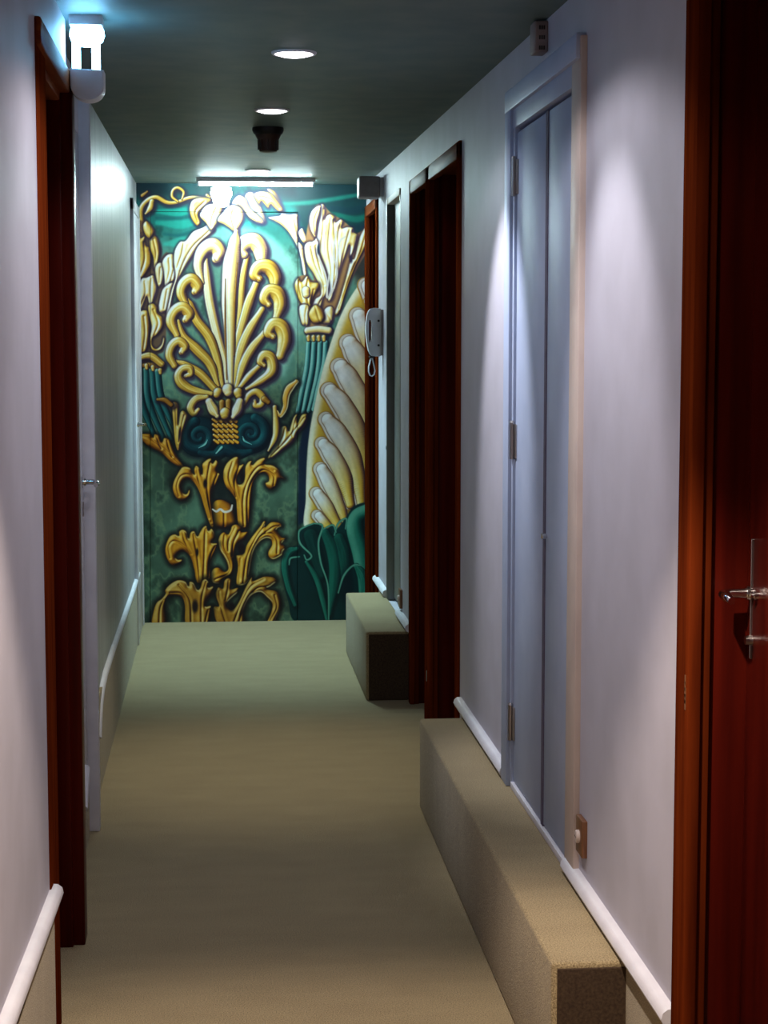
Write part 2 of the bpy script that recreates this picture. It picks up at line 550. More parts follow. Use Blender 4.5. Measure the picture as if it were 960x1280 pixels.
# last white door on the left, beside the painting
t = empty('door_9', (XL_FAR, 9.55, 0)); t['kind'] = 'structure'
b = bmesh.new(); bx(b, XL_FAR - .01, XL_FAR + .012, 9.27, 9.86, .004, 2.19, bevel=.003)
part('door_leaf', b, M['white'], t, smooth=True)
b = bmesh.new()
bx(b, XL_FAR - .01, XL_FAR + .018, 9.20, 9.27, 0, 2.25, bevel=.004)
bx(b, XL_FAR - .01, XL_FAR + .018, 9.86, 9.93, 0, 2.25, bevel=.004)
part('door_jamb', b, M['white'], t, smooth=True)
b = bmesh.new(); bx(b, XL_FAR - .01, XL_FAR + .018, 9.20, 9.93, 2.19, 2.25, bevel=.004)
part('door_head', b, M['white'], t, smooth=True)
lever(t, 1, XL_FAR + .012, 9.34, 1.116, 1, plate=(.03, .03), reach=.04, length=.08, plate_mat='chrome', drop=.5)


# ------------------------------------------------------------------ small fittings
def downlight(y, x, label):
    z = ceil_z(y)
    t = empty('ceiling_downlight', (x, y, z))
    b = bmesh.new()
    lathe(b, [(.050, z - .001), (.054, z - .006), (.060, z - .006), (.063, z - .003), (.064, z + .004), (.050, z + .004), (.050, z - .001)], x, y, n=40)
    part('trim_ring', b, M['plastic'], t, smooth=True)
    b = bmesh.new()
    lathe(b, [(.050, z - .002), (.046, z - .007), (.034, z - .011), (.018, z - .013), (0, z - .0135)], x, y, n=40)
    part('lens', b, M['lens'], t, smooth=True, label='glowing frosted lens')
    return tag(t, label, 'ceiling light', 'round recessed ceiling lights')


downlight(5.13, .222, 'round recessed ceiling light nearest the viewer, well ahead of the brown detector')
downlight(6.50, .203, 'round recessed ceiling light just in front of the brown smoke detector')
downlight(9.05, .213, 'round recessed ceiling light farthest away, right above the fluorescent tube')

# smoke detector
zc = ceil_z(7.1)
t = empty('smoke_detector', (.206, 7.1, zc))
b = bmesh.new()
lathe(b, [(0, zc + .002), (.060, zc + .002), (.061, zc - .010), (.056, zc - .022), (.046, zc - .030), (.0, zc - .030)], .206, 7.1, n=36)
part('base', b, M['black'], t, smooth=True)
b = bmesh.new()
lathe(b, [(.0, zc - .028), (.050, zc - .028), (.043, zc - .042), (.037, zc - .050), (.036, zc - .078), (.033, zc - .090), (.020, zc - .094), (0, zc - .094)], .206, 7.1, n=36)
for k in range(8):
    a = 2 * PI * k / 8
    tube(b, [(.206 + .038 * math.cos(a), 7.1 + .038 * math.sin(a), zc - .046), (.206 + .037 * math.cos(a), 7.1 + .037 * math.sin(a), zc - .084)], .003, n=6)
part('sensor_head', b, M['brown_plastic'], t, smooth=True)
tag(t, 'dark brown smoke detector hanging from the ceiling', 'smoke detector')

# fluorescent batten across the ceiling in front of the mural
ty, tz = 9.60, 2.356
t = empty('tube_light', (.213, ty, ceil_z(ty)))
b = bmesh.new()
bx(b, -.095, .522, ty - .060, ty + .022, tz + .0155, ceil_z(ty) + .003, bevel=.002)
bx(b, -.095, .522, ty - .063, ty - .058, tz + .0045, ceil_z(ty) + .003, bevel=.001)
part('housing', b, M['plastic'], t, smooth=True)
b = bmesh.new()
tube(b, [(-.078, ty, tz), (.505, ty, tz)], .0108, n=20)
part('tube', b, M['tube'], t, smooth=True, label='glowing fluorescent tube')
for xx in (-.084, .511):
    b = bmesh.new()
    tube(b, [(xx - .005, ty, tz), (xx + .005, ty, tz)], .0138, n=20)
    bx(b, xx - .004, xx + .004, ty - .012, ty + .012, tz, ceil_z(ty), bevel=.002)
    part('end_cap', b, M['plastic'], t, smooth=True)
tag(t, 'white fluorescent tube light across the ceiling in front of the mural', 'tube light')

# opal lamp under it
ox, oy = .034, 9.66
t = empty('pendant_lamp', (ox, oy, ceil_z(oy)))
b = bmesh.new()
lathe(b, [(0, ceil_z(oy) + .002), (.030, ceil_z(oy) + .002), (.030, 2.345), (.054, 2.338), (.054, 2.328), (0, 2.328)], ox, oy, n=32)
part('collar', b, M['plastic'], t, smooth=True)
b = bmesh.new()
lathe(b, [(.050, 2.328), (.056, 2.318), (.055, 2.300), (.046, 2.280), (.042, 2.262), (.038, 2.248), (.020, 2.240), (0, 2.238)], ox, oy, n=32)
part('glass_shade', b, M['opal'], t, smooth=True, label='glowing opal glass cup')
tag(t, 'small glowing opal glass lamp hanging below the fluorescent tube', 'lamp')

# compact fluorescent lamp by the left mahogany door
lx, ly = -.309, 4.60
zc = ceil_z(ly)
t = empty('compact_ceiling_lamp', (lx, ly, zc))
b = bmesh.new()
bx(b, lx - .041, lx + .039, ly - .04, ly + .04, zc - .024, zc + .004, bevel=.003)
part('ceiling_plate', b, M['plastic'], t, smooth=True)
b = bmesh.new()
lathe(b, [(0, zc - .022), (.032, zc - .022), (.041, zc - .030), (.043, zc - .044), (.038, zc - .058), (.024, zc - .068), (0, zc - .070)], lx, ly, n=32)
part('glowing_cap', b, M['pl_tube'], t, smooth=True, label='brightly glowing bulb cap')
for dx in (-.027, .021):
    b = bmesh.new()
    tube(b, [(lx + dx, ly, zc - .052), (lx + dx, ly, 2.198)], .0105, n=16)
    part('lamp_tube', b, M['pl_tube'], t, smooth=True, label='glowing blue white tube')
b = bmesh.new()
n = 20
outl = [(-.040, 2.207), (.041, 2.203), (.041, 2.165)] + [(.001 + .040 * math.cos(a), 2.163 - .032 * math.sin(a)) for a in [PI * k / n for k in range(1, n)]] + [(-.040, 2.165)]
fr = [b.verts.new((lx + x, ly - .038, z)) for x, z in outl]
bk = [b.verts.new((lx + x, ly + .038, z)) for x, z in outl]
b.faces.new(fr); b.faces.new(bk[::-1])
for k in range(len(fr)):
    b.faces.new((fr[k], fr[(k + 1) % len(fr)], bk[(k + 1) % len(fr)], bk[k]))
bmesh.ops.bevel(b, geom=[e for e in b.edges if abs(e.verts[0].co.y - e.verts[1].co.y) < 1e-6], offset=.004, segments=2, affect='EDGES')
part('cup', b, M['plastic'], t, smooth=True)
tag(t, 'blue white glowing lamp with white rounded cup, by the left mahogany door', 'lamp')

# slotted sounder high on the right wall
t = empty('wall_sounder', (XR, 4.53, 2.29))
b = bmesh.new()
bx(b, .786, XR + .001, 4.50, 4.57, 2.252, 2.328, bevel=.005, seg=3)
part('casing', b, M['grey_plastic'], t, smooth=True)
for z in (2.262, 2.287, 2.311):
    b = bmesh.new()
    for k in range(3):
        bx(b, .797 + k * .0055, .801 + k * .0055, 4.4985, 4.504, z - .005, z + .005, bevel=.0008)
    part('slot', b, M['black'], t)
tag(t, 'small grey box with three dark slots high above the closet doors', 'sounder')

# white box at the far right corner under the ceiling
t = empty('junction_box', (XR, 9.0, 2.29))
b = bmesh.new()
bx(b, .700, .805, 8.93, 9.06, 2.238, 2.342, bevel=.010, seg=3)
part('cover', b, M['grey_plastic'], t, smooth=True)
b = bmesh.new()
bx(b, .800, XR + .001, 8.94, 9.05, 2.243, 2.337, bevel=.003)
part('back_plate', b, M['plastic'], t, smooth=True)
tag(t, 'white box under the ceiling at the right edge of the mural', 'box')

# slotted white bracket box with a hanging loop
t = empty('wall_box', (XR, 8.97, 1.58))
b = bmesh.new()
outer = [(.812, 1.700), (.775, 1.704), (.752, 1.697), (.742, 1.672), (.735, 1.630), (.734, 1.590), (.738, 1.550), (.745, 1.505), (.753, 1.478), (.770, 1.466), (.812, 1.464)]
sl = [(.757 + .0075 * math.cos(a), (1.635 if math.sin(a) >= 0 else 1.545) + .012 * math.sin(a)) for a in [2 * PI * k / 24 for k in range(24)]]


def resample(poly, n):
    P = [Vector(p) for p in poly]
    c = Vector((.757, 1.59))
    out = []
    for k in range(n):
        a = 2 * PI * k / n
        d = Vector((math.cos(a), math.sin(a)))
        best = None
        for i in range(len(P)):
            p, q = P[i] - c, P[(i + 1) % len(P)] - c
            e = q - p
            den = d.x * e.y - d.y * e.x
            if abs(den) < 1e-9:
                continue
            s = (p.x * e.y - p.y * e.x) / den
            u = (p.x * d.y - p.y * d.x) / den
            if s > 0 and -1e-6 <= u <= 1 + 1e-6 and (best is None or s > best):
                best = s
        out.append(c + d * best)
    return out


NN = 72
ro, ri = resample(outer, NN), resample(sl, NN)
ya, yb = 8.945, 8.995
of = [b.verts.new((p.x, ya, p.y)) for p in ro]; ob = [b.verts.new((p.x, yb, p.y)) for p in ro]
inf = [b.verts.new((p.x, ya, p.y)) for p in ri]; inb = [b.verts.new((p.x, yb, p.y)) for p in ri]
for k in range(NN):
    j = (k + 1) % NN
    b.faces.new((of[k], of[j], inf[j], inf[k])); b.faces.new((ob[k], inb[k], inb[j], ob[j]))
    b.faces.new((of[k], ob[k], ob[j], of[j])); b.faces.new((inf[k], inf[j], inb[j], inb[k]))
part('body', b, M['plastic'], t)
for z in (1.640, 1.520):
    b = bmesh.new(); tube(b, [(.797, 8.9455, z), (.797, 8.9435, z)], .006, n=12)
    part('screw', b, M['black'], t)
b = bmesh.new()
tube(b, [(.764, 8.97, 1.468), (.760, 8.97, 1.450), (.7505, 8.97, 1.415), (.7500, 8.97, 1.390), (.757, 8.97, 1.372), (.767, 8.97, 1.368), (.777, 8.97, 1.376), (.781, 8.97, 1.395),
         (.777, 8.97, 1.418), (.769, 8.97, 1.450), (.766, 8.97, 1.468)], .0035, n=8)
part('pull_loop', b, M['plastic'], t, smooth=True)
b = bmesh.new(); bx(b, .752, .778, 8.95, 8.99, 1.458, 1.468, bevel=.002)
part('loop_clip', b, M['black'], t)
b = bmesh.new(); bx(b, .808, XR + .001, 8.93, 9.01, 1.47, 1.695, bevel=.003)
part('wall_plate', b, M['grey_plastic'], t, smooth=True)
tag(t, 'white slotted wall box with a teardrop loop hanging under it', 'wall box')


# sockets
def socket(yc, zc_, w, h, label, cable):
    t = empty('wall_socket', (XR, yc, zc_))
    b = bmesh.new(); bx(b, XR - .012, XR + .001, yc - w / 2, yc + w / 2, zc_ - h / 2, zc_ + h / 2, bevel=.003)
    part('face_plate', b, M['wood_plate'], t, smooth=True)
    b = bmesh.new()
    tube(b, [(XR - .011, yc, zc_), (XR - .017, yc, zc_), (XR - .020, yc, zc_)], [.015, .015, .013], n=24)
    part('insert', b, M['cream'], t, smooth=True)
    b = bmesh.new()
    for s in (-1, 1):
        tube(b, [(XR - .0192, yc + s * .006, zc_), (XR - .0206, yc + s * .006, zc_)], .002, n=10)
    part('pin_hole', b, M['black'], t)
    return tag(t, label, 'socket', 'brown wall sockets above the ledges')


socket(3.965, .428, .072, .085, 'brown wall socket with round cream insert, right beside the closet doors', None)
socket(8.035, .392, .07, .085, 'small brown wall socket above the far ledge, beside the grey door', None)


# ------------------------------------------------------------------ the mural: a painted trompe l'oeil ornament
# The artwork is composed on a drawing grid (u to the right, v downwards) and stored as paint colours on the panel.
U0, U1, V0, V1 = 166.0, 484.0, 222.0, 780.0
RES = 1.5
NU, NV = int((U1 - U0) * RES) + 1, int((V1 - V0) * RES) + 1
uu, vv = np.meshgrid(np.linspace(U0, U1, NU), np.linspace(V0, V1, NV))
CAN = np.zeros((NV, NU, 3))


def value_noise(scale_u, scale_v, octaves=4, seed=0):
    r = np.random.default_rng(seed)
    out = np.zeros((NV, NU)); amp = 1; tot = 0
    for o in range(octaves):
        g = r.random((int((V1 - V0) / scale_v) + 4, int((U1 - U0) / scale_u) + 4))
        fu, fv = (uu - U0) / scale_u, (vv - V0) / scale_v
        iu, iv = fu.astype(int), fv.astype(int)
        a, b = fu - iu, fv - iv
        a, b = a * a * (3 - 2 * a), b * b * (3 - 2 * b)
        out += amp * ((g[iv, iu] * (1 - a) + g[iv, iu + 1] * a) * (1 - b) + (g[iv + 1, iu] * (1 - a) + g[iv + 1, iu + 1] * a) * b)
        tot += amp; amp *= .55; scale_u /= 2; scale_v /= 2
    return out / tot


def C3(*c):
    return np.array(c, float)


def sm(a, b, x):
    t = np.clip((x - a) / (b - a), 0, 1)
    return t * t * (3 - 2 * t)


RAMPS = {
    'gold': ([0, .26, .50, .70, .86, .96, 1], [(38, 20, 38), (104, 66, 52), (178, 128, 44), (222, 180, 74), (244, 222, 146), (255, 246, 216), (255, 255, 248)]),
    'cream': ([0, .22, .44, .62, .80, .94, 1], [(56, 36, 58), (140, 104, 92), (212, 172, 90), (238, 212, 138), (250, 240, 210), (255, 253, 244), (255, 255, 255)]),  # whiter than the gold; lamp glare on the upper ornament put into the colour
    'deep': ([0, .24, .48, .68, .84, .95, 1], [(26, 12, 18), (86, 42, 14), (166, 98, 22), (212, 146, 42), (236, 188, 88), (248, 224, 160), (254, 246, 220)]),
    'teal': ([0, .4, .62, .82, 1], [(4, 14, 26), (8, 38, 48), (18, 70, 76), (52, 124, 122), (150, 205, 195)]),
    'pale': ([0, .28, .5, .72, .9, 1], [(84, 50, 44), (160, 120, 92), (206, 186, 168), (232, 226, 224), (246, 245, 248), (255, 255, 255)]),
    'leaf': ([0, .4, .7, 1], [(4, 26, 30), (10, 62, 56), (28, 104, 88), (90, 160, 138)]),
    'brown': ([0, .3, .55, .8, 1], [(28, 12, 16), (80, 42, 18), (136, 84, 26), (184, 132, 50), (228, 196, 124)]),
}
LIGHT = np.array([-.58, -.50, .643])


def ramp(name, s):
    xs, cs = RAMPS[name]
    cs = np.array(cs, float)
    return np.stack([np.interp(s, xs, cs[:, k]) for k in range(3)], -1)


def spline(pts, ws, n=14):
    P = np.array(pts, float)
    W = np.interp(np.linspace(0, 1, len(P)), np.linspace(0, 1, len(ws)), ws)
    Q = np.vstack([2 * P[0] - P[1], P, 2 * P[-1] - P[-2]])
    out, w = [], []
    for i in range(len(P) - 1):
        p0, p1, p2, p3 = Q[i:i + 4]
        for t in np.linspace(0, 1, n, endpoint=False):
            out.append(.5 * ((2 * p1) + (-p0 + p2) * t + (2 * p0 - 5 * p1 + 4 * p2 - p3) * t * t + (-p0 + 3 * p1 - 3 * p2 + p3) * t ** 3))
            w.append(W[i] + (W[i + 1] - W[i]) * (t * t * (3 - 2 * t)))
    out.append(P[-1]); w.append(W[-1])
    return np.array(out), np.array(w)


def field(pts, ws, pad):
    """distance of every grid point near a brush stroke: (slice, relative offset, signed normal, position along)"""
    S, W = spline(pts, ws)
    lo, hi = S.min(0) - W.max() - pad, S.max(0) + W.max() + pad
    i0, i1 = max(0, int((lo[0] - U0) * RES)), min(NU, int((hi[0] - U0) * RES) + 2)
    j0, j1 = max(0, int((lo[1] - V0) * RES)), min(NV, int((hi[1] - V0) * RES) + 2)
    if i1 <= i0 or j1 <= j0:
        return None
    sl = (slice(j0, j1), slice(i0, i1))
    X, Y = uu[sl], vv[sl]
    best = np.full(X.shape, 1e9); bt = np.zeros(X.shape); bn = np.zeros(X.shape + (2,)); bw = np.ones(X.shape)
    n = len(S)
    for k in range(n - 1):
        a, b = S[k], S[k + 1]
        d = b - a; L2 = max(d @ d, 1e-9)
        t = np.clip(((X - a[0]) * d[0] + (Y - a[1]) * d[1]) / L2, 0, 1)
        ex, ey = X - a[0] - t * d[0], Y - a[1] - t * d[1]
        w = W[k] + (W[k + 1] - W[k]) * t
        r = np.sqrt(ex * ex + ey * ey)
        q = r - w
        m = q < best
        best[m] = q[m]; bt[m] = ((k + t) / (n - 1))[m]; bw[m] = w[m]
        bn[..., 0][m] = (ex / np.maximum(r, 1e-6))[m]; bn[..., 1][m] = (ey / np.maximum(r, 1e-6))[m]
    return sl, best, bt, bn, bw


def halo(strokes, spread=7.0, strength=.8, col=(34, 18, 40), off=(1.2, 1.6)):
    H = np.full((NV, NU), 1e9)
    for st in strokes:
        f = field([(p[0] + off[0], p[1] + off[1]) for p in st[0]], st[1], spread + 2)
        if f is None:
            continue
        sl, q = f[0], f[1]
        H[sl] = np.minimum(H[sl], q)
    a = (1 - sm(-.5, spread, H)) * strength
    CAN[:] = CAN * (1 - a[..., None]) + np.array(col, float) * a[..., None]


def crown_lobes(pts, ws, n):
    """short pointed lobes fanning out of the first end of a stalk, the way acanthus tips are painted"""
    P0, P1 = np.array(pts[0], float), np.array(pts[1], float)
    d = (P0 - P1) / max(np.hypot(*(P0 - P1)), 1e-6)
    w = ws[0] * 1.12
    out = []
    for k in range(n):
        an = (k - (n - 1) / 2) * (1.9 / max(n - 1, 1))
        e = np.array([d[0] * math.cos(an) - d[1] * math.sin(an), d[0] * math.sin(an) + d[1] * math.cos(an)])
        p = P0 - d * w * .55
        out.append(([tuple(p), tuple(p + e * w * .75), tuple(p + e * w * 1.35 + d * w * .12)], [w * .42, w * .50, w * .22]))
    order = sorted(range(n), key=lambda k: -abs(k - (n - 1) / 2))
    return [out[k] for k in order]


def stroke(pts, ws, style='gold', outline=1.0, gain=1.0, style2=None, rim=None, flat=0.0, crown=0, flutes=None, curl=False):
    if crown:
        for p, w in crown_lobes(pts, ws, crown):
            stroke(p, w, style, outline=outline, gain=gain, flutes=False)
    f = field(pts, ws, 2.5)
    if f is None:
        return
    sl, q, bt, bn, bw = f
    t = np.clip(1 + q / np.maximum(bw, .3), 0, 1)
    S, _ = spline(pts, ws)
    T = np.gradient(S, axis=0)
    ti = np.clip((bt * (len(S) - 1)).astype(int), 0, len(S) - 1)
    side = np.sign(T[ti, 0] * bn[..., 1] - T[ti, 1] * bn[..., 0])
    tt = t ** 1.15
    nz = np.sqrt(np.clip(1 - tt * tt, 0, 1))
    lam = bn[..., 0] * tt * LIGHT[0] + bn[..., 1] * tt * LIGHT[1] + nz * LIGHT[2]
    s = np.clip(.10 + .95 * lam, 0, 1)
    if flutes or (flutes is None and max(ws) >= 5.0 and len(pts) > 2):
        lat = side * t
        for c, wd, k in ((.46, .13, .16), (-.40, .12, .12)):
            s = s - k * np.exp(-((lat - c - .12 * np.sin(bt * 5)) / wd) ** 2) * sm(.04, .22, bt) * (1 - .4 * bt)
        s = s + .12 * np.exp(-((lat + .12) / .12) ** 2)
    s = np.clip(s * gain, 0, 1)
    s = s * (1 - flat) + .62 * flat
    col = ramp(style, s)
    if style2:
        col2 = ramp(style2, s)
        m = sm(.15, .95, bt)[..., None]
        col = col * (1 - m) + col2 * m
    st = np.sin(t * 9 + np.sin(bt * 7) * 1.5) * 5
    col = col + st[..., None] * (1 - t[..., None])
    if outline:
        o = sm(-outline * 1.2, 0, q)[..., None] * .6
        dark = ramp(style, np.zeros_like(s))
        col = col * (1 - o) + dark * o
    if rim is not None:
        o = (np.exp(-((q + 1.0) / .8) ** 2) * sm(-.2, .5, bn[..., 0] * rim[0] + bn[..., 1] * rim[1]))[..., None]
        col = col * (1 - o) + np.array(rim[2], float) * o
    a = (1 - sm(-.35, .55, q))[..., None]
    CAN[sl] = CAN[sl] * (1 - a) + np.clip(col, 0, 255) * a
    if curl:
        E, w = np.array(pts[-1], float), ws[-1]
        th0 = math.atan2(pts[-2][1] - E[1], pts[-2][0] - E[0])
        cr = np.sign((pts[-2][0] - pts[-3][0]) * (E[1] - pts[-2][1]) - (pts[-2][1] - pts[-3][1]) * (E[0] - pts[-2][0]))
        arc = [(E[0] + w * (.95 - .13 * k) * math.cos(th0 + cr * (.9 + k * .75)), E[1] + w * (.95 - .13 * k) * math.sin(th0 + cr * (.9 + k * .75))) for k in range(6)]
        f = field(arc, [.3, .75, .6, .35], 2)
        sl, q = f[0], f[1]
        a = (1 - sm(-.5, .7, q))[..., None] * .7
        CAN[sl] = CAN[sl] * (1 - a) + ramp(style, np.array(.16)) * a
        f = field([tuple(E + np.array([-.25 * w, -.3 * w])), tuple(E + np.array([-.15 * w, -.36 * w]))], [w * .3, w * .3], 3)
        sl, q = f[0], f[1]
        a = (1 - sm(-1.5, 1.5, q))[..., None] * .55
        CAN[sl] = CAN[sl] * (1 - a) + ramp(style, np.array(1.0)) * a


def group(strokes, hal=True, **kw):
    if hal:
        ex = []
        for st in strokes:
            if len(st) > 3 and st[3].get('crown'):
                ex += crown_lobes(st[0], st[1], st[3]['crown'])
        halo(list(strokes) + ex, **kw)
    for s in strokes:
        stroke(s[0], s[1], *(s[2:3] or ('gold',)), **(s[3] if len(s) > 3 else {}))


def poly_mask(poly, soft=.8):
    P = np.array(poly, float)
    inside = np.zeros((NV, NU), bool); dist = np.full((NV, NU), 1e9)
    for i in range(len(P)):
        a, b = P[i], P[(i + 1) % len(P)]
        c = ((a[1] > vv) != (b[1] > vv)) & (uu < (b[0] - a[0]) * (vv - a[1]) / (b[1] - a[1] + 1e-9) + a[0])
        inside ^= c
        d = b - a
        t = np.clip(((uu - a[0]) * d[0] + (vv - a[1]) * d[1]) / max(d @ d, 1e-9), 0, 1)
        dist = np.minimum(dist, np.hypot(uu - a[0] - t * d[0], vv - a[1] - t * d[1]))
    sd = np.where(inside, -dist, dist)
    return 1 - sm(-soft, soft, sd), sd


def box_blur(h, r):
    for ax in (0, 1):
        c = np.cumsum(np.pad(h, [(r + 1, r) if k == ax else (0, 0) for k in (0, 1)], mode='edge'), axis=ax)
        n = h.shape[ax]
        h = (np.take(c, np.arange(2 * r + 1, 2 * r + 1 + n), ax) - np.take(c, np.arange(0, n), ax)) / (2 * r + 1)
    return h


CROP = {'A': (165, 225), 'B': (310, 225), 'C': (165, 365), 'D': (310, 365), 'E': (165, 505), 'F': (310, 505), 'G': (165, 640), 'H': (310, 640)}


def K(c, pts):
    """points noted on the enlarged drawing sheets (six to one) back to the drawing grid"""
    o = CROP[c]
    return [(o[0] + p[0] / 6.0, o[1] + p[1] / 6.0) for p in pts]


def form(poly, style='deep', veins=(), R=7.0, gain=1.0, hal=6.0, halcol=(22, 14, 22), halstr=.85, rim=None, tone=.16, vein=1.0, grow=1.0):
    """a modelled leaf: smooth outline, rounded body, grooved veins, dark contour and a painted cast shade round it"""
    P = np.array(smooth_poly(poly, 5), float)
    P = P.mean(0) + (P - P.mean(0)) * grow
    pad = hal + 4
    lo, hi = P.min(0) - pad, P.max(0) + pad
    i0, i1 = max(0, int((lo[0] - U0) * RES)), min(NU, int((hi[0] - U0) * RES) + 2)
    j0, j1 = max(0, int((lo[1] - V0) * RES)), min(NV, int((hi[1] - V0) * RES) + 2)
    if i1 <= i0 + 2 or j1 <= j0 + 2:
        return
    sl = (slice(j0, j1), slice(i0, i1))
    X, Y = uu[sl], vv[sl]
    ins = np.zeros(X.shape, bool); dist = np.full(X.shape, 1e9)
    for i in range(len(P)):
        p, q = P[i], P[(i + 1) % len(P)]
        if abs(q[1] - p[1]) > 1e-9:
            ins ^= ((p[1] > Y) != (q[1] > Y)) & (X < (q[0] - p[0]) * (Y - p[1]) / (q[1] - p[1]) + p[0])
        d = q - p
        t = np.clip(((X - p[0]) * d[0] + (Y - p[1]) * d[1]) / max(d @ d, 1e-9), 0, 1)
        dist = np.minimum(dist, np.hypot(X - p[0] - t * d[0], Y - p[1] - t * d[1]))
    sd = np.where(ins, -dist, dist)
    if hal:
        a = (1 - sm(-.5, hal, sd))[..., None] * halstr
        CAN[sl] = CAN[sl] * (1 - a) + np.array(halcol, float) * a
    x = np.clip(-sd / R, 0, 1)
    h = R * np.sqrt(np.clip(1 - (1 - x) ** 2, 0, 1))
    h = box_blur(box_blur(h, 1), 1)
    for v in veins:
        f = field(v[0], v[1] if len(v) > 1 else [.3, 1, 1, .4], 7)
        if f is None:
            continue
        fs, q, bt, bn, bw = f
        ov = (slice(max(fs[0].start, j0), min(fs[0].stop, j1)), slice(max(fs[1].start, i0), min(fs[1].stop, i1)))
        if ov[0].stop <= ov[0].start or ov[1].stop <= ov[1].start:
            continue
        qq = (q + bw)[ov[0].start - fs[0].start:ov[0].stop - fs[0].start, ov[1].start - fs[1].start:ov[1].stop - fs[1].start]
        tgt = (slice(ov[0].start - j0, ov[0].stop - j0), slice(ov[1].start - i0, ov[1].stop - i0))
        h[tgt] -= vein * (1.15 * np.exp(-(qq / 1.15) ** 2) - .35 * np.exp(-((qq - 2.8) / 1.6) ** 2))
    gy, gx = np.gradient(h * RES)
    nl = np.sqrt(gx * gx + gy * gy + 1)
    lam = (-gx * LIGHT[0] * -1 * -1 + -gy * LIGHT[1] + LIGHT[2]) / nl
    s = np.clip(.10 + .93 * lam + tone * (n2[sl] - .5) * 2, 0, 1)
    s = s * (.84 + .16 * x)
    s = np.clip(s * gain * (.92 if style in ('deep', 'brown') else 1.0), 0, 1)
    col = ramp(style, s)
    o = sm(-1.1, .1, sd)[..., None] * .7
    col = col * (1 - o) + ramp(style, np.array(0.05)) * o
    if rim is not None:
        gx2, gy2 = -gx / nl, -gy / nl
        o = (np.exp(-((sd + 1.7) / .9) ** 2) * sm(.1, .7, gx2 * rim[0] + gy2 * rim[1]))[..., None] * .9
        col = col * (1 - o) + np.array(rim[2], float) * o
    a = (1 - sm(-.4, .5, sd))[..., None]
    CAN[sl] = CAN[sl] * (1 - a) + np.clip(col, 0, 255) * a


def smooth_poly(pts, n=8):
    P = [tuple(p) for p in pts]
    Q = P[-1:] + P + P[:2]
    out = []
    for i in range(len(P)):
        p0, p1, p2, p3 = map(np.array, Q[i:i + 4])
        for t in np.linspace(0, 1, n, endpoint=False):
            out.append(.5 * ((2 * p1) + (-p0 + p2) * t + (2 * p0 - 5 * p1 + 4 * p2 - p3) * t * t + (-p0 + 3 * p1 - 3 * p2 + p3) * t ** 3))
    return out


def fill(mask, col):
    CAN[:] = CAN * (1 - mask[..., None]) + np.array(col, float) * mask[..., None]


def blob(u, v, ru, rv, col, soft=.5, strength=1.0):
    d = np.hypot((uu - u) / ru, (vv - v) / rv)
    fill((1 - sm(1 - soft, 1 + soft, d)) * strength, col)


# --- grounds
n1 = value_noise(46, 60, 5, 1); n2 = value_noise(16, 22, 4, 2); n3 = value_noise(9, 60, 3, 3)
teal = C3(24, 104, 98); mint = C3(112, 164, 146); green = C3(78, 104, 86); navy = C3(14, 30, 48)
g = sm(430, 540, vv)[..., None]
base = (teal * (1 - sm(265, 330, vv))[..., None] + mint * .86 * sm(265, 330, vv)[..., None]) * (1 - g) + green * g
base = base * (.50 + .95 * n1[..., None])
vein = np.exp(-((n2 - .52) / .05) ** 2)[..., None] * sm(280, 420, vv)[..., None]
base = base * (1 - .22 * vein) + C3(170, 186, 130) * .22 * vein
dk = sm(.55, .8, n2)[..., None]
base = base * (1 - .35 * dk)
CAN[:] = base
# dark drapery along the top and right
m = (1 - sm(236, 262, vv)) * (.55 + .45 * sm(300, 380, uu) + .35 * (1 - sm(190, 240, uu)))
fill(np.clip(m, 0, .95), (7, 24, 32))
mk, sd = poly_mask([(368, 222), (484, 222), (484, 335), (452, 345), (430, 330), (385, 300), (372, 270)], 5)
fill(mk * .85, (8, 44, 48))
for pts, ws, c in (([(345, 252), (385, 250), (430, 243), (470, 236)], [1, 2.2, 2, 1], (26, 112, 98)),
                   ([(405, 262), (425, 266), (447, 270), (466, 262)], [1, 3, 3.5, 2], (16, 100, 84)),
                   ([(412, 256), (440, 260), (465, 250)], [2, 4, 3], (10, 46, 56)),
                   ([(425, 277), (447, 281), (470, 276)], [1, 3, 2], (8, 40, 52)),
                   ([(195, 262), (222, 263), (240, 260)], [2, 5, 3], (34, 160, 140)),
                   ([(196, 276), (225, 278), (246, 274)], [2, 5, 3], (40, 158, 140)),
                   ([(205, 290), (225, 291), (246, 284)], [1, 1.6, 1], (16, 90, 92)),
                   ([(206, 302), (226, 300), (240, 296)], [2, 6, 3], (60, 168, 150)),
                   ([(195, 270), (222, 270), (246, 267)], [.8, 1.3, .8], (12, 84, 86))):
    f = field(pts, ws, 4)
    sl, q = f[0], f[1]
    a = (1 - sm(-1.5, 2.5, q))[..., None] * .85
    CAN[sl] = CAN[sl] * (1 - a) + np.array(c, float) * a
# pale arch behind the palmette and a darker outer border of it
f = field([(236, 470), (205, 430), (200, 385), (216, 340), (246, 305), (288, 288), (330, 300), (362, 340), (368, 400), (350, 460)], [3, 4, 5, 6, 7, 7, 8, 8, 6, 3], 10)
sl, q = f[0], f[1]
a = (1 - sm(-3, 8, q))[..., None] * .55
CAN[sl] = CAN[sl] * (1 - a) + C3(178, 226, 212) * a
# navy diagonal beside the big fan leaf, green strip next to the seam
mk, sd = poly_mask([(462, 300), (452, 318), (434, 352), (418, 392), (409, 430), (400, 470), (390, 512), (384, 560), (382, 650), (372, 655), (373, 560), (380, 520), (392, 470), (404, 425), (414, 380), (432, 335), (450, 308)], 2.5)
fill(mk * .92, (14, 28, 52))
mk, sd = poly_mask([(440, 330), (470, 300), (470, 345), (445, 350)], 4)
fill(mk * .6, (66, 44, 40))

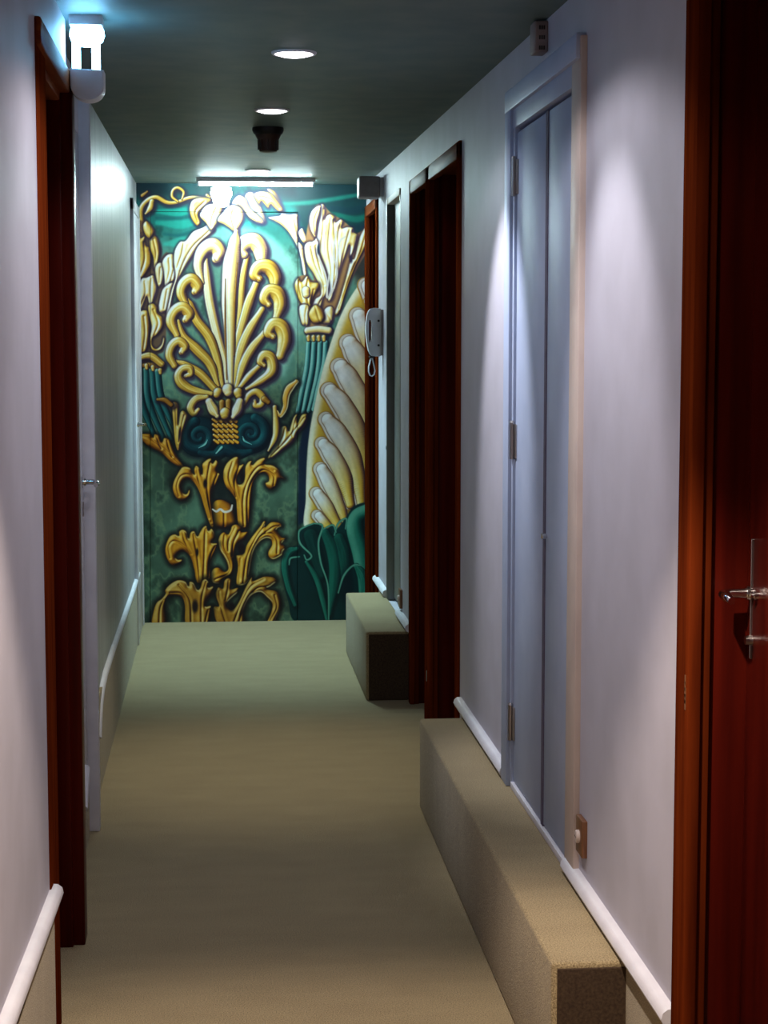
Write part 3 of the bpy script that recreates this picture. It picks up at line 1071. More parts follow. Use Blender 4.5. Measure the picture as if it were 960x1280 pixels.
# --- vine and leaves at the upper left
group([([(178, 285), (176, 262), (183, 250), (195, 245), (208, 251), (220, 251), (238, 245), (258, 246)], [3.4, 3.6, 3.2, 3, 2.8, 2.4, 2.4, 2]),
       ([(222, 250), (215, 244), (216, 236), (222, 233), (229, 238), (227, 247)], [1.6, 2, 2, 2, 1.8, 1.4]),
       ([(190, 250), (188, 258), (182, 265)], [3.5, 4, 1.5]),
       ([(258, 242), (262, 246), (257, 249), (255, 245)], [2, 2, 1.6, 1.2]),
       ([(178, 243), (184, 238)], [2.5, 1.5], 'brown')], spread=5)
mk, sd = poly_mask(smooth_poly([(168, 292), (180, 274), (192, 288), (202, 308), (199, 322), (208, 312), (217, 324), (215, 345), (209, 382), (206, 428), (198, 438), (168, 440)], 4), 1.5)
fill(mk * .85, (104, 70, 52))
for pl, stl, vn in (
        ([(40, 405), (70, 430), (95, 420), (105, 480), (135, 500), (145, 590), (115, 660), (70, 720), (40, 700)], 'gold', [[(60, 690), (95, 580), (90, 450)]]),
        ([(135, 420), (160, 405), (195, 440), (212, 520), (195, 600), (165, 640), (160, 560), (135, 490)], 'gold', [[(168, 620), (180, 530), (160, 430)]]),
        ([(85, 330), (110, 300), (150, 340), (165, 380), (135, 420), (100, 390)], 'gold', []),
        ([(40, 960), (50, 860), (60, 780), (75, 730), (110, 720), (150, 705), (170, 740), (185, 800), (160, 880), (130, 915), (112, 850), (80, 930)], 'cream', [[(60, 930), (100, 830), (95, 740)], [(140, 890), (140, 800), (145, 720)]]),
        ([(175, 660), (190, 615), (225, 610), (245, 660), (235, 730), (200, 770)], 'cream', [[(205, 750), (212, 640)]]),
        ([(230, 600), (260, 555), (300, 548), (322, 590), (315, 640), (335, 650), (320, 720), (285, 745), (250, 780), (245, 720), (240, 660)], 'cream', [[(255, 760), (280, 660), (275, 570)], [(290, 730), (310, 660)]]),
        ([(240, 790), (300, 760), (295, 850), (262, 950), (205, 950), (215, 850)], 'cream', [[(240, 940), (262, 800)]]),
        ([(262, 990), (300, 800), (330, 700), (320, 600), (325, 520), (360, 460), (400, 450), (450, 390), (520, 360), (560, 335), (600, 380), (560, 420), (510, 460), (450, 560), (390, 650), (340, 740), (310, 860), (290, 990)], 'cream',
         [[(290, 930), (350, 690), (440, 500), (570, 370)], [(335, 640), (370, 540), (385, 460)]])):
    form(K('A', pl), stl, [(K('A', v), [.4, 1, .5]) for v in vn], R=5, hal=3.5, halcol=(40, 26, 48), vein=.75, gain=1.10, grow=1.10)
for pl, stl, vn in (
        ([(45, 170), (110, 130), (130, 190), (130, 300), (112, 400), (60, 430), (40, 420)], 'gold', [[(85, 410), (100, 280), (90, 160)]]),
        ([(125, 100), (160, 82), (190, 110), (195, 150), (225, 180), (232, 240), (200, 290), (160, 320), (152, 360), (180, 388), (215, 360), (230, 310), (240, 340), (222, 395), (180, 410), (148, 388), (138, 320), (150, 240), (135, 170)], 'gold', [[(165, 300), (195, 210), (160, 110)]])):
    form(K('C', pl), stl, [(K('C', v), [.4, 1, .5]) for v in vn], R=5, hal=3.5, halcol=(40, 26, 48), vein=.75, gain=1.10, grow=1.10)
group([([(168, 455), (190, 452), (201, 456)], [3, 4, 3], 'brown')], spread=5)
for a0, a1, a2 in (((176, 458), (178, 500), (196, 548)), ((183, 458), (186, 498), (206, 548)), ((190, 459), (194, 494), (214, 545)), ((197, 460), (202, 494), (219, 534))):
    stroke([a0, a1, a2], [4.2, 4.4, 3], 'teal')
group([([(172, 444), (188, 441), (202, 451)], [4, 5, 4.5], 'gold')], spread=4)
for p in ((175, 453), (183, 454), (191, 456), (200, 460)):
    stroke([(p[0], p[1] - 1.5), (p[0] + .4, p[1] + 2)], [3, 2.4], 'gold')

# --- leaf cluster at the top centre
for c, pl, stl, vn in (
        ('A', [(440, 190), (460, 150), (520, 135), (575, 150), (540, 200), (500, 240), (510, 290), (490, 312), (460, 280), (440, 230)], 'gold', [[(490, 300), (475, 220), (540, 150)]]),
        ('A', [(520, 250), (560, 190), (620, 180), (662, 200), (650, 270), (612, 330), (590, 342), (560, 300)], 'cream', [[(592, 330), (600, 260), (630, 195)]]),
        ('B', [(150, 66), (190, 72), (220, 110), (242, 172), (210, 145)], 'gold', []),
        ('B', [(-30, 190), (-8, 110), (40, 105), (80, 180), (112, 260), (112, 292), (62, 290), (10, 250)], 'cream', [[(100, 280), (50, 200), (10, 125)]]),
        ('B', [(60, 102), (110, 84), (170, 100), (215, 150), (246, 202), (215, 206), (170, 170), (150, 188), (112, 150), (90, 162)], 'gold', [[(230, 195), (160, 130), (90, 110)]]),
        ('A', [(760, 175), (800, 120), (850, 140), (880, 200), (950, 262), (955, 292), (880, 262), (830, 202), (800, 190), (790, 235)], 'cream', [[(930, 270), (850, 180), (805, 140)]]),
        ('A', [(655, 285), (690, 232), (740, 190), (800, 208), (822, 262), (800, 322), (768, 356), (730, 332), (700, 312)], 'cream', [[(765, 345), (745, 270), (755, 205)]])):
    form(K(c, pl), stl, [(K(c, v), [.4, 1, .5]) for v in vn], R=5, hal=4.5, halcol=(26, 26, 58), vein=.7, gain=1.15, grow=1.2)
for pl, vn in (([(148, 262), (230, 250), (250, 232), (300, 240), (366, 238), (374, 300), (372, 482), (345, 440), (300, 370), (250, 320), (200, 290)], [[(365, 450), (320, 330), (240, 260)], [(368, 400), (350, 300), (340, 245)]]),
               ([(375, 370), (400, 340), (420, 370), (442, 430), (420, 452), (390, 420)], [[(425, 440), (398, 360)]]),
               ([(372, 450), (410, 480), (420, 560), (438, 684), (415, 692), (395, 580)], [[(422, 680), (400, 500)]])):
    form(K('B', pl), 'cream', [(K('B', v), [.4, 1, .5]) for v in vn], R=5, hal=4, halcol=(30, 30, 60), vein=.6, gain=1.16)

# --- big torch on the right
mk, sd = poly_mask(smooth_poly([(382, 300), (387, 268), (395, 253), (404, 254), (414, 263), (427, 271), (437, 279), (446, 288), (462, 278), (466, 296), (447, 330), (432, 362), (420, 390), (408, 403), (382, 404),
                                (373, 372), (371, 345), (382, 340), (392, 345)], 4), 1.2)
fill(mk, (164, 120, 78))
for pl, stl, vn in (
        ([(655, 960), (690, 860), (740, 690), (770, 580), (800, 560), (830, 430), (870, 350), (920, 322), (920, 430), (860, 530), (800, 650), (735, 830), (695, 960)], 'gold', [[(680, 940), (770, 680), (850, 500), (890, 350)]]),
        ([(520, 400), (530, 330), (545, 250), (545, 180), (570, 178), (582, 230), (576, 285), (592, 256), (620, 245), (650, 265), (655, 302), (690, 280), (712, 300), (700, 342), (740, 334), (780, 340), (785, 370), (812, 390), (812, 440), (782, 520), (758, 545),
          (762, 470), (742, 510), (700, 620), (660, 760), (632, 852), (600, 852), (612, 750), (592, 650), (552, 540), (530, 480), (510, 430)], 'cream',
         [[(612, 840), (625, 660), (602, 480), (618, 270)], [(640, 800), (682, 600), (672, 430), (692, 300)], [(670, 720), (728, 480), (762, 350)], [(595, 720), (548, 520), (562, 330), (562, 200)], [(640, 780), (660, 560), (650, 400), (640, 280)]]),
        ([(500, 402), (470, 352), (458, 282), (474, 220), (508, 186), (542, 178), (540, 240), (522, 300), (512, 362)], 'cream', [[(500, 390), (495, 290), (525, 195)]]),
        ([(424, 492), (450, 455), (490, 450), (510, 428), (532, 470), (532, 540), (572, 640), (592, 720), (602, 800), (562, 860), (546, 932), (500, 952), (478, 932), (500, 862), (540, 830), (535, 772), (490, 680), (440, 600)], 'cream',
         [[(520, 930), (570, 790), (500, 600), (470, 480)], [(575, 760), (530, 600), (505, 470)]]),
        ([(350, 760), (375, 715), (402, 742), (440, 700), (472, 742), (522, 750), (532, 790), (492, 850), (470, 930), (460, 962), (400, 902), (365, 830)], 'gold', [[(455, 940), (440, 820), (445, 720)], [(410, 890), (385, 800), (378, 730)], [(470, 900), (490, 800)]])):
    form(K('B', pl), stl, [(K('B', v), [.4, 1.1, 1, .5]) for v in vn], R=6, hal=4, halcol=(44, 26, 50), halstr=.75, vein=.75, gain=1.12, grow=1.05)
for pl, stl in (([(385, 92), (440, 78), (462, 130), (456, 212), (430, 222), (400, 200)], 'cream'), ([(558, 192), (575, 110), (620, 88), (642, 130), (627, 202), (590, 212)], 'cream'),
                ([(458, 140), (500, 78), (552, 108), (572, 170), (542, 207), (490, 202)], 'gold')):
    form(K('D', pl), stl, [(K('D', [pl[1], ((pl[0][0] + pl[3][0]) / 2 + 8, (pl[0][1] + pl[3][1]) / 2), pl[4]]), [.3, .8, .3])], R=6, hal=3, halcol=(44, 26, 50), vein=.6, gain=1.12, grow=1.1)
stroke([(382, 359), (382.5, 364)], [5.5, 5], 'cream')
for pts in ([(383, 305), (395, 298), (397, 315), (407, 342), (409, 368)], [(420, 286), (417, 312), (421, 338), (414, 362), (408, 366), (411, 340)], [(431, 292), (424, 300), (421, 330)]):
    stroke(pts, [1.0, 1.1, .9], 'pale', outline=0, flat=1, gain=1.6)
blob(438.5, 319.5, 2.2, 5, (40, 26, 54)); blob(397.5, 308, 1.6, 6, (24, 36, 60))
for i, (a0, a1, a2, a3) in enumerate((((386, 425), (384, 455), (378, 485), (372, 512)), ((393, 425), (391, 455), (385, 485), (379, 512)), ((400.5, 425), (399, 455), (393, 485), (386, 510)),
                                      ((407.5, 425), (406, 450), (399, 480), (392, 508)))):
    stroke([a0, a1, a2, a3], [4, 4.4, 4.2, 3.2], 'teal', gain=1.12, rim=(-.9, -.2, (150, 214, 206)))
group([([(384, 409), (398, 407.5), (411, 409)], [4.5, 4.8, 4.5], 'cream')], spread=3)
for p in (385, 391.5, 398, 404.5):
    stroke([(p, 417), (p + .4, 421)], [2.9, 2.4], 'gold')

# --- big fan leaf at the right edge
fan = smooth_poly([(470, 330), (461, 336), (440, 364), (425, 392), (412, 428), (402, 462), (393, 502), (386, 542), (383, 582), (382, 622), (382, 660), (420, 668), (484, 668), (484, 330)])
mk, sd = poly_mask(fan, .8)
edge = sm(-13, -3, sd)
colf = C3(206, 164, 62) * (1 - edge[..., None]) + C3(244, 238, 214) * edge[..., None]
shade = sm(-30, -10, sd)[..., None]
colf = colf * (.62 + .38 * shade)
CAN[:] = CAN * (1 - mk[..., None]) + colf * mk[..., None]
lobes = [([(459, 352), (470, 378)], [7, 8]), ([(463, 372), (478, 410)], [4, 6]),
         ([(449, 390), (458, 410), (472, 446)], [8, 10, 9]),
         ([(437, 424), (447, 441), (459, 464), (472, 500)], [8.5, 11, 11, 9]),
         ([(426, 454), (437, 470), (450, 495), (460, 526), (467, 565)], [8.5, 11, 11.5, 10, 7]),
         ([(413, 484), (428, 502), (443, 530), (453, 565), (459, 610)], [8, 10.5, 11.5, 8.5, 4]),
         ([(409, 520), (423, 538), (438, 563), (447, 590), (452, 630)], [7, 10, 10, 8, 5]),
         ([(404, 551), (416, 567), (429, 592), (438, 628)], [6.5, 9, 9, 5]),
         ([(402, 583), (412, 602), (425, 632), (431, 650)], [6.5, 8, 6, 4]),
         ([(397, 614), (408, 630), (422, 654)], [6, 7, 5]),
         ([(398, 642), (409, 655)], [5, 5])]
for pts, ws in lobes:
    ws = [w * 1.2 for w in ws]
    stroke([(p[0] - 2.2, p[1] + .6) for p in pts], [w + 2.2 for w in ws], 'gold', outline=0, flat=.6, gain=.52, flutes=False)
    stroke([(p[0] - 2.2, p[1] + .2) for p in pts], [w + .9 for w in ws], 'pale', outline=.6, flat=1, gain=1.5, flutes=False)
    stroke([(p[0] + .6, p[1] + 1.2) for p in pts], ws, 'pale', style2='gold', outline=1.3, flutes=False, gain=1.02)

# --- dark green leaves under the fan
gp = smooth_poly([(373, 664), (382, 656), (393, 652.5), (402, 656), (408, 660), (416, 655), (421, 660), (432, 646), (442, 632), (458, 626), (484, 626), (484, 782), (378, 782), (360, 752), (354, 716), (357, 694), (366, 682), (373, 680)])
halo([([(373, 664), (360, 690), (356, 720), (366, 760)], [3, 3, 3, 3])], spread=8, strength=.6, col=(16, 24, 22))
mk, sd = poly_mask(gp, .8)
fill(mk, (8, 44, 46))
CAN[:] = np.where((mk > .5)[..., None], CAN * (.7 + .6 * n1[..., None]), CAN)
group([([(462, 636), (447, 645), (444, 662), (452, 695), (458, 740)], [9, 10, 11, 11, 8], 'leaf', dict(gain=1.12, flutes=False)),
       ([(406, 665), (417, 690), (419, 723), (412, 770)], [6, 9, 8, 3], 'leaf', dict(gain=.72, flutes=False)),
       ([(424, 672), (430, 690), (432, 720)], [7, 8, 6], 'leaf', dict(gain=.6)),
       ([(388, 668), (394, 690), (402, 720)], [9, 8, 6], 'leaf', dict(gain=.38)),
       ([(371, 685), (361, 690), (356, 706), (360, 732), (369, 757)], [3, 6, 5, 4, 3], 'leaf', dict(gain=.85)),
       ([(446, 708), (453, 720), (456, 745)], [4, 6.5, 7], 'leaf', dict(gain=.95)),
       ([(383, 702), (395, 722), (403, 748), (409, 777)], [2.5, 4, 4, 2.5], 'leaf', dict(gain=.9))], spread=4, strength=.6, col=(4, 18, 22))
blob(434, 735, 9, 24, (6, 26, 34), .5, .9)
for pts in ([(392, 652.8), (382, 656.5), (373.5, 663), (375, 678), (388, 692), (388, 697), (383, 699), (380, 693)],
            [(391.7, 652.5), (403, 656), (398, 677), (401, 703), (410, 733), (411, 777)],
            [(418, 668), (423, 653), (433, 647), (432, 660)],
            [(423, 742), (430, 720), (442, 707), (452, 707)], [(361, 705), (363, 697), (374, 695)], [(404, 660), (416, 655), (420, 664)]):
    stroke(pts, [.8, 1.3, 1.1, .8], 'leaf', outline=0, flat=1, gain=2.2, rim=None)
    f = field(pts, [.5, .9, .8, .5], 2)
    sl, q = f[0], f[1]
    a = (1 - sm(-.6, .7, q))[..., None] * .75
    CAN[sl] = CAN[sl] * (1 - a) + C3(124, 172, 150) * a

# --- the palmette
pet = [
    ([(256, 322), (258, 345), (262, 375), (271, 415), (280, 448), (284, 478)], [3.5, 5, 5.5, 5.2, 4.2, 3], 'cream'),
    ([(252, 350), (247.5, 327), (254, 310), (265, 304), (273, 311), (270, 320)], [3, 6, 8, 9, 8, 5.5], 'cream', dict(curl=True)),
    ([(234, 372), (238, 379), (246, 397), (261.5, 418), (271.5, 446), (277.5, 478)], [3, 4.5, 5.5, 5.8, 5, 3], 'gold'),
    ([(236, 382), (226.5, 364), (230, 351), (239, 346), (246.5, 354), (243.5, 361)], [2.5, 6, 7, 7.5, 7, 4.5], 'gold', dict(curl=True)),
    ([(222, 398), (229, 416), (247, 434), (263, 452), (272, 478)], [3, 4.5, 6, 5.6, 3], 'gold'),
    ([(221, 415), (214, 398), (218.5, 385.5), (228, 381), (236, 388.5), (232, 396)], [4, 6.5, 7, 7.4, 6.5, 4.5], 'gold', dict(curl=True)),
    ([(219, 447), (232, 452), (250, 463), (268, 482)], [2, 4, 5, 4.5], 'gold'),
    ([(218, 453), (212, 440), (215.5, 428), (223, 423), (230.5, 429), (227, 436)], [4, 5.5, 6, 6, 5.4, 3.8], 'gold', dict(curl=True)),
    ([(264, 488), (242, 484), (228, 476), (223, 466), (227.5, 457.5), (236, 456.5), (238, 463), (232, 466)], [3, 5, 6, 5.5, 5, 5, 4, 2.6], 'gold', dict(curl=True)),
    ([(258, 492), (245, 495), (238.5, 505), (242, 513), (247.5, 508)], [3, 5, 5.2, 4.2, 2.6], 'gold'),
    # right side
    ([(308, 318), (303, 345), (299, 390), (294, 440), (289, 478)], [3.5, 4.5, 5, 4, 2.6], 'gold'),
    ([(327, 330), (325, 309), (317, 299), (307, 300), (301, 308), (305, 315)], [5, 9, 10, 9.5, 7.5, 5], 'cream', dict(curl=True)),
    ([(320, 350), (311, 374), (305.5, 392), (297, 424), (290.5, 478)], [4.5, 6, 5.8, 5, 3], 'gold'),
    ([(342, 358), (343.5, 343), (336, 331), (324, 330), (318, 339), (323.5, 345)], [4.5, 8, 8.8, 8.2, 7, 4.6], 'gold', dict(curl=True)),
    ([(327, 383), (312, 408), (303, 428), (296, 452), (292, 479)], [4, 6, 6.4, 5, 3], 'gold'),
    ([(345, 393), (350, 376), (346, 363), (336, 359.5), (330, 369), (335.5, 377)], [4.5, 8, 8.6, 7.6, 6.4, 4], 'gold', dict(curl=True)),
    ([(330, 412), (314, 433), (304, 452), (295, 480)], [4, 5.8, 5.8, 3], 'gold'),
    ([(350, 441), (355.5, 421), (352, 406), (342, 401), (335, 411), (341, 417)], [5.5, 8.5, 8.6, 7.6, 6.2, 4], 'gold', dict(curl=True)),
    ([(324, 453), (311, 466), (298, 482)], [3.5, 4.4, 3], 'gold'),
    ([(308, 482), (329, 470), (340, 459), (338.5, 444), (330, 440), (325, 447.5), (330, 453)], [2.4, 5.5, 7, 6.4, 6, 4.6, 2.8], 'gold', dict(curl=True)),
    ([(305, 501), (311, 490), (320, 486), (328, 493), (326, 502), (319, 503), (318, 497)], [2.6, 4, 4.5, 4.4, 4, 3.4, 2.2], 'gold', dict(curl=True)),
    ([(330, 495), (335, 499)], [4, 3], 'brown'),
    ([(288, 480), (287, 420), (286.5, 370), (289, 330), (292.5, 303), (294.5, 286)], [3, 6.5, 9.5, 10.5, 7.5, 2.6], 'cream'),
]
pet = [(p[0], [w * 1.10 for w in p[1]]) + tuple(p[2:]) for p in pet]
group(pet, spread=5.0, strength=.85, col=(46, 30, 58))
stroke([(283, 470), (281, 400), (281, 345)], [.7, 1.2, .6], 'brown', outline=0, gain=.8)
stroke([(292, 440), (292.5, 380), (296, 325)], [.6, 1.4, .6], 'brown', outline=0, gain=.9)

# --- hub, dark volutes and rope
halo([([(248, 541), (314, 537)], [24, 24])], spread=9, strength=.8, col=(10, 14, 26))
for cu, cv, sgn in ((249, 542, 1), (313, 538, -1)):
    stroke([(cu - .5, cv), (cu + .5, cv)], [25.5, 25.5], 'teal', gain=.50, flutes=False)
    sp = [(cu + sgn * (3 + 17 * (k / 22)) * math.cos(.6 + k * .46), cv + (3 + 17 * (k / 22)) * math.sin(.6 + k * .46)) for k in range(23)]
    stroke(sp, [2.4, 3.6, 4.8, 6.0, 6.4], 'teal', outline=1.0, gain=.72, flutes=False)
    stroke([(cu + sgn * 10, cv + 4), (cu + sgn * 7, cv + 10), (cu - sgn * 1, cv + 14)], [.5, 1.6, .5], 'teal', outline=0, gain=1.3)
stroke([(250, 562), (268, 566), (281, 558), (296, 564), (313, 561)], [4, 7, 9, 7, 4], 'teal', gain=.62, flutes=False)
stroke([(270, 563), (277, 556)], [1, 2.2], 'teal', outline=0, gain=1.25)
mk, sd = poly_mask([(263, 518), (295, 518), (297, 551), (266, 552)], 1)
fill(mk, (36, 18, 16))
for i in range(5):
    for j in range(5):
        cu, cv = 268 + j * 6.1 + i * .5, 521.5 + i * 6.6
        stroke([(cu - 2.6, cv - 1.6), (cu + 2.6, cv + 1.8)], [1.7, 2.2], 'deep', outline=.6, gain=1.05)
group([([(272, 486), (271, 489)], [6, 5]), ([(284, 482), (285, 486)], [7, 6], 'cream'), ([(297, 486), (298, 490)], [6, 5]),
       ([(261, 498), (266, 508), (271, 516)], [5, 6.5, 3], 'cream'), ([(299, 498), (296, 508), (291, 517)], [5, 6.5, 3], 'cream'),
       ([(277, 499), (277, 508)], [4, 3.5], 'brown'), ([(285, 498), (285, 507)], [4, 3.5], 'brown'),
       ([(281, 512), (281, 515)], [7, 6], 'gold')], spread=4, strength=.9, col=(30, 14, 30))

# --- sprays to either side of the volutes
form(K('E', [(55, 205), (130, 198), (158, 226), (170, 200), (205, 214), (224, 262), (240, 230), (276, 240), (300, 282), (320, 332), (350, 390), (392, 448), (360, 452), (290, 410), (230, 352), (160, 312), (100, 272)]), 'deep',
     [(K('E', [(370, 440), (260, 330), (150, 240), (80, 215)]), [.5, 1, .5]), (K('E', [(300, 370), (275, 300), (262, 250)]), [.5, 1, .4]), (K('E', [(220, 310), (195, 250), (180, 215)]), [.5, 1, .4])], R=6, hal=6, halcol=(14, 16, 22), gain=1.12)
form(K('E', [(298, -20), (325, -40), (350, 0), (346, 130), (360, 40), (388, 26), (420, 70), (402, 130), (372, 200), (366, 280), (342, 325), (320, 262), (308, 130)]), 'gold',
     [(K('E', [(342, 310), (330, 180), (325, 10)]), [.5, 1, .5]), (K('E', [(350, 260), (370, 140), (390, 60)]), [.5, 1, .5])], R=6, hal=6, halcol=(14, 16, 22))
group([([(197, 495), (206, 496), (214, 502)], [2, 3.4, 3], 'brown')], spread=5)
form(K('F', [(145, 390), (170, 330), (210, 260), (240, 162), (280, 144), (304, 182), (318, 140), (338, 80), (366, 54), (370, 122), (400, 60), (442, 58), (432, 132), (382, 192), (342, 262), (272, 322), (200, 374)]), 'gold',
     [(K('F', [(170, 370), (280, 260), (350, 170), (420, 80)]), [.5, 1, .5]), (K('F', [(230, 290), (262, 220), (275, 160)]), [.5, 1, .4]), (K('F', [(330, 220), (342, 150), (358, 80)]), [.5, 1, .4])], R=6, hal=6, halcol=(14, 16, 22))
group([([(343, 505), (345, 530), (343, 545), (335, 560)], [3.0, 4.6, 4.0, 1.4], 'gold'),
       ([(370, 473), (361, 482), (357, 492), (356, 505), (350, 516), (346, 510)], [3.0, 5, 4.4, 3.4, 2.4, 1.4], 'deep', dict(rim=(.8, .3, (236, 220, 170))))],
      spread=6, strength=.85, col=(16, 16, 24))

# --- acanthus candelabrum, three tiers
halo([([(270, 590), (285, 640)], [18, 14])], spread=12, strength=.75, col=(18, 18, 20))
form(K('E', [(600, 905), (598, 780), (602, 732), (632, 702), (682, 702), (746, 742), (772, 800), (784, 905)]), 'deep', [(K('E', [(690, 900), (690, 800)]), [.5, 1, .5])], R=9, hal=5, gain=.92)
form(K('E', [(870, 905), (800, 905), (782, 780), (775, 700), (735, 640), (700, 600), (680, 530), (685, 470), (710, 420), (750, 385), (785, 373), (802, 400), (805, 437), (834, 430), (833, 470), (808, 500), (788, 528), (786, 560), (802, 584), (830, 570), (843, 520), (846, 455), (868, 415), (894, 406),
             (902, 436), (940, 400), (988, 382), (1002, 405), (992, 430), (1050, 440), (1095, 470), (1120, 520), (1142, 545), (1106, 550), (1087, 592), (1050, 627), (1014, 612), (997, 578), (1022, 560), (1020, 522), (990, 502), (950, 510), (912, 562), (900, 622), (893, 720)]), 'deep',
     [(K('E', [(838, 900), (832, 700), (868, 560), (955, 445), (1060, 480)]), [.5, 1, .5]), (K('E', [(800, 890), (785, 700), (725, 540), (752, 410)]), [.5, 1.1, .5]), (K('E', [(865, 900), (866, 680), (905, 545), (985, 475), (1060, 520), (1060, 590)]), [.5, 1, .5]),
      (K('E', [(778, 680), (768, 560), (800, 450)]), [.5, .8, .4])], R=6.5, hal=8, halcol=(18, 16, 18), rim=(-.3, -.95, (232, 202, 120)))
form(K('E', [(615, 905), (588, 905), (545, 780), (510, 660), (478, 592), (440, 548), (400, 550), (374, 582), (372, 610), (386, 647), (410, 652), (428, 620), (434, 662), (410, 698), (370, 707), (330, 682), (304, 620), (311, 560), (340, 500), (372, 453), (405, 446), (440, 460), (454, 494), (468, 505), (463, 470),
             (478, 440), (506, 458), (524, 506), (528, 470), (524, 430), (555, 398), (590, 386), (602, 424), (626, 398), (648, 430), (634, 482), (658, 510), (640, 570), (606, 622), (592, 690), (600, 760)]), 'deep',
     [(K('E', [(600, 890), (572, 700), (562, 560), (582, 420)]), [.5, 1.1, .5]), (K('E', [(590, 870), (540, 690), (500, 560), (482, 460)]), [.5, 1, .5]), (K('E', [(575, 840), (515, 650), (445, 520), (370, 515), (335, 590), (350, 670)]), [.5, 1, .5]),
      (K('E', [(598, 700), (612, 580), (640, 500)]), [.5, .9, .4])], R=6.5, hal=8, halcol=(18, 16, 18), rim=(-.2, -.95, (232, 202, 120)))
blob(302, 593, 3.2, 8, (26, 12, 18)); blob(256, 601, 2.4, 5.5, (26, 12, 18)); blob(276, 611, 6.5, 9, (24, 30, 30), .4)
stroke(K('E', [(602, 772), (630, 788), (660, 772), (692, 792), (735, 780), (748, 742)]), [.8, 1.3, 1.4, 1.3, .9], 'pale', outline=0, flat=1, gain=1.5)
form(K('G', [(780, 535), (790, 400), (778, 322), (800, 312), (836, 300), (856, 240), (885, 190), (930, 130), (960, 92), (982, 58), (1002, 60), (996, 102), (1040, 64), (1100, 68), (1122, 95), (1086, 122), (1118, 178), (1150, 190), (1128, 228), (1148, 262), (1132, 292), (1120, 322), (1060, 352), (1024, 330),
             (1020, 290), (1046, 240), (1040, 200), (1000, 190), (950, 222), (915, 282), (895, 362), (880, 460), (885, 505), (840, 545)]), 'deep',
     [(K('G', [(800, 525), (812, 340)]), [.5, 1, .5]), (K('G', [(832, 535), (862, 330), (930, 180), (995, 90)]), [.5, 1.1, .5]), (K('G', [(872, 480), (892, 320), (955, 180), (1035, 150), (1085, 200), (1088, 300)]), [.5, 1, .5]), (K('G', [(1000, 140), (1060, 100), (1105, 90)]), [.4, .9, .3])],
     R=6.5, hal=8, halcol=(18, 16, 18), rim=(.3, .9, (226, 196, 120)), gain=1.03)
form(K('G', [(590, 452), (612, 413), (650, 408), (690, 440), (718, 420), (712, 375), (688, 325), (658, 275), (644, 215), (654, 165), (685, 136), (716, 154), (735, 125), (748, 90), (780, 78), (814, 102), (820, 137), (864, 138), (850, 190), (810, 215), (782, 245), (768, 285), (760, 330), (766, 400), (745, 467), (690, 492), (660, 532), (600, 522)]), 'deep',
     [(K('G', [(620, 500), (720, 450), (735, 370), (690, 250), (690, 160)]), [.5, 1.2, .5]), (K('G', [(750, 320), (760, 220), (800, 130)]), [.5, 1, .4]), (K('G', [(720, 280), (725, 200), (770, 100)]), [.5, .9, .4])], R=7, hal=7, halcol=(20, 14, 18), rim=(-.7, .5, (226, 200, 130)))
form(K('G', [(490, 525), (465, 420), (440, 332), (410, 292), (380, 280), (350, 294), (330, 322), (345, 342), (374, 342), (369, 370), (325, 390), (285, 374), (257, 322), (247, 262), (262, 203), (285, 163), (320, 148), (350, 160), (351, 130), (378, 113), (410, 130), (426, 180), (436, 138), (466, 126), (490, 164), (505, 140),
             (528, 102), (556, 86), (573, 124), (593, 108), (614, 132), (623, 180), (600, 217), (638, 223), (626, 275), (600, 330), (580, 400), (582, 505)]), 'deep',
     [(K('G', [(482, 510), (455, 370), (405, 255), (320, 200), (275, 240), (285, 330)]), [.5, 1.1, .5]), (K('G', [(535, 515), (542, 330), (548, 110)]), [.5, 1.2, .5]), (K('G', [(505, 510), (490, 330), (458, 150)]), [.5, 1, .5]), (K('G', [(572, 480), (585, 330), (622, 240)]), [.5, 1, .4]),
      (K('G', [(440, 300), (395, 200), (375, 130)]), [.5, .9, .4])], R=6.5, hal=8, halcol=(18, 16, 18), rim=(.1, -.95, (226, 198, 120)))
blob(301, 684, 4.6, 8, (24, 12, 18)); blob(246, 688, 1.8, 5, (28, 14, 20))
form(K('G', [(655, 850), (610, 742), (614, 704), (650, 702), (630, 640), (624, 600), (645, 558), (680, 567), (690, 510), (720, 488), (747, 510), (740, 572), (792, 563), (792, 600), (750, 640), (714, 680), (720, 722), (760, 727), (800, 670), (850, 560), (895, 483), (904, 512), (960, 490), (1000, 478), (1062, 488), (1082, 520),
             (1040, 557), (1010, 577), (1070, 590), (1102, 622), (1118, 700), (1088, 790), (1060, 850), (1005, 850), (1040, 760), (1050, 692), (1010, 642), (960, 602), (900, 622), (860, 682), (830, 762), (832, 850)]), 'brown',
     [(K('G', [(705, 840), (662, 690), (652, 590)]), [.5, 1, .5]), (K('G', [(760, 840), (812, 700), (885, 560), (985, 500)]), [.5, 1.2, .5]), (K('G', [(800, 840), (845, 690), (930, 575), (1020, 560)]), [.5, 1, .5]), (K('G', [(1035, 820), (1085, 720), (1070, 625)]), [.5, 1, .5]), (K('G', [(700, 660), (715, 590), (722, 510)]), [.5, .9, .4])],
     R=6.5, hal=9, halcol=(16, 12, 14), rim=(.0, .95, (214, 190, 130)), gain=1.12)
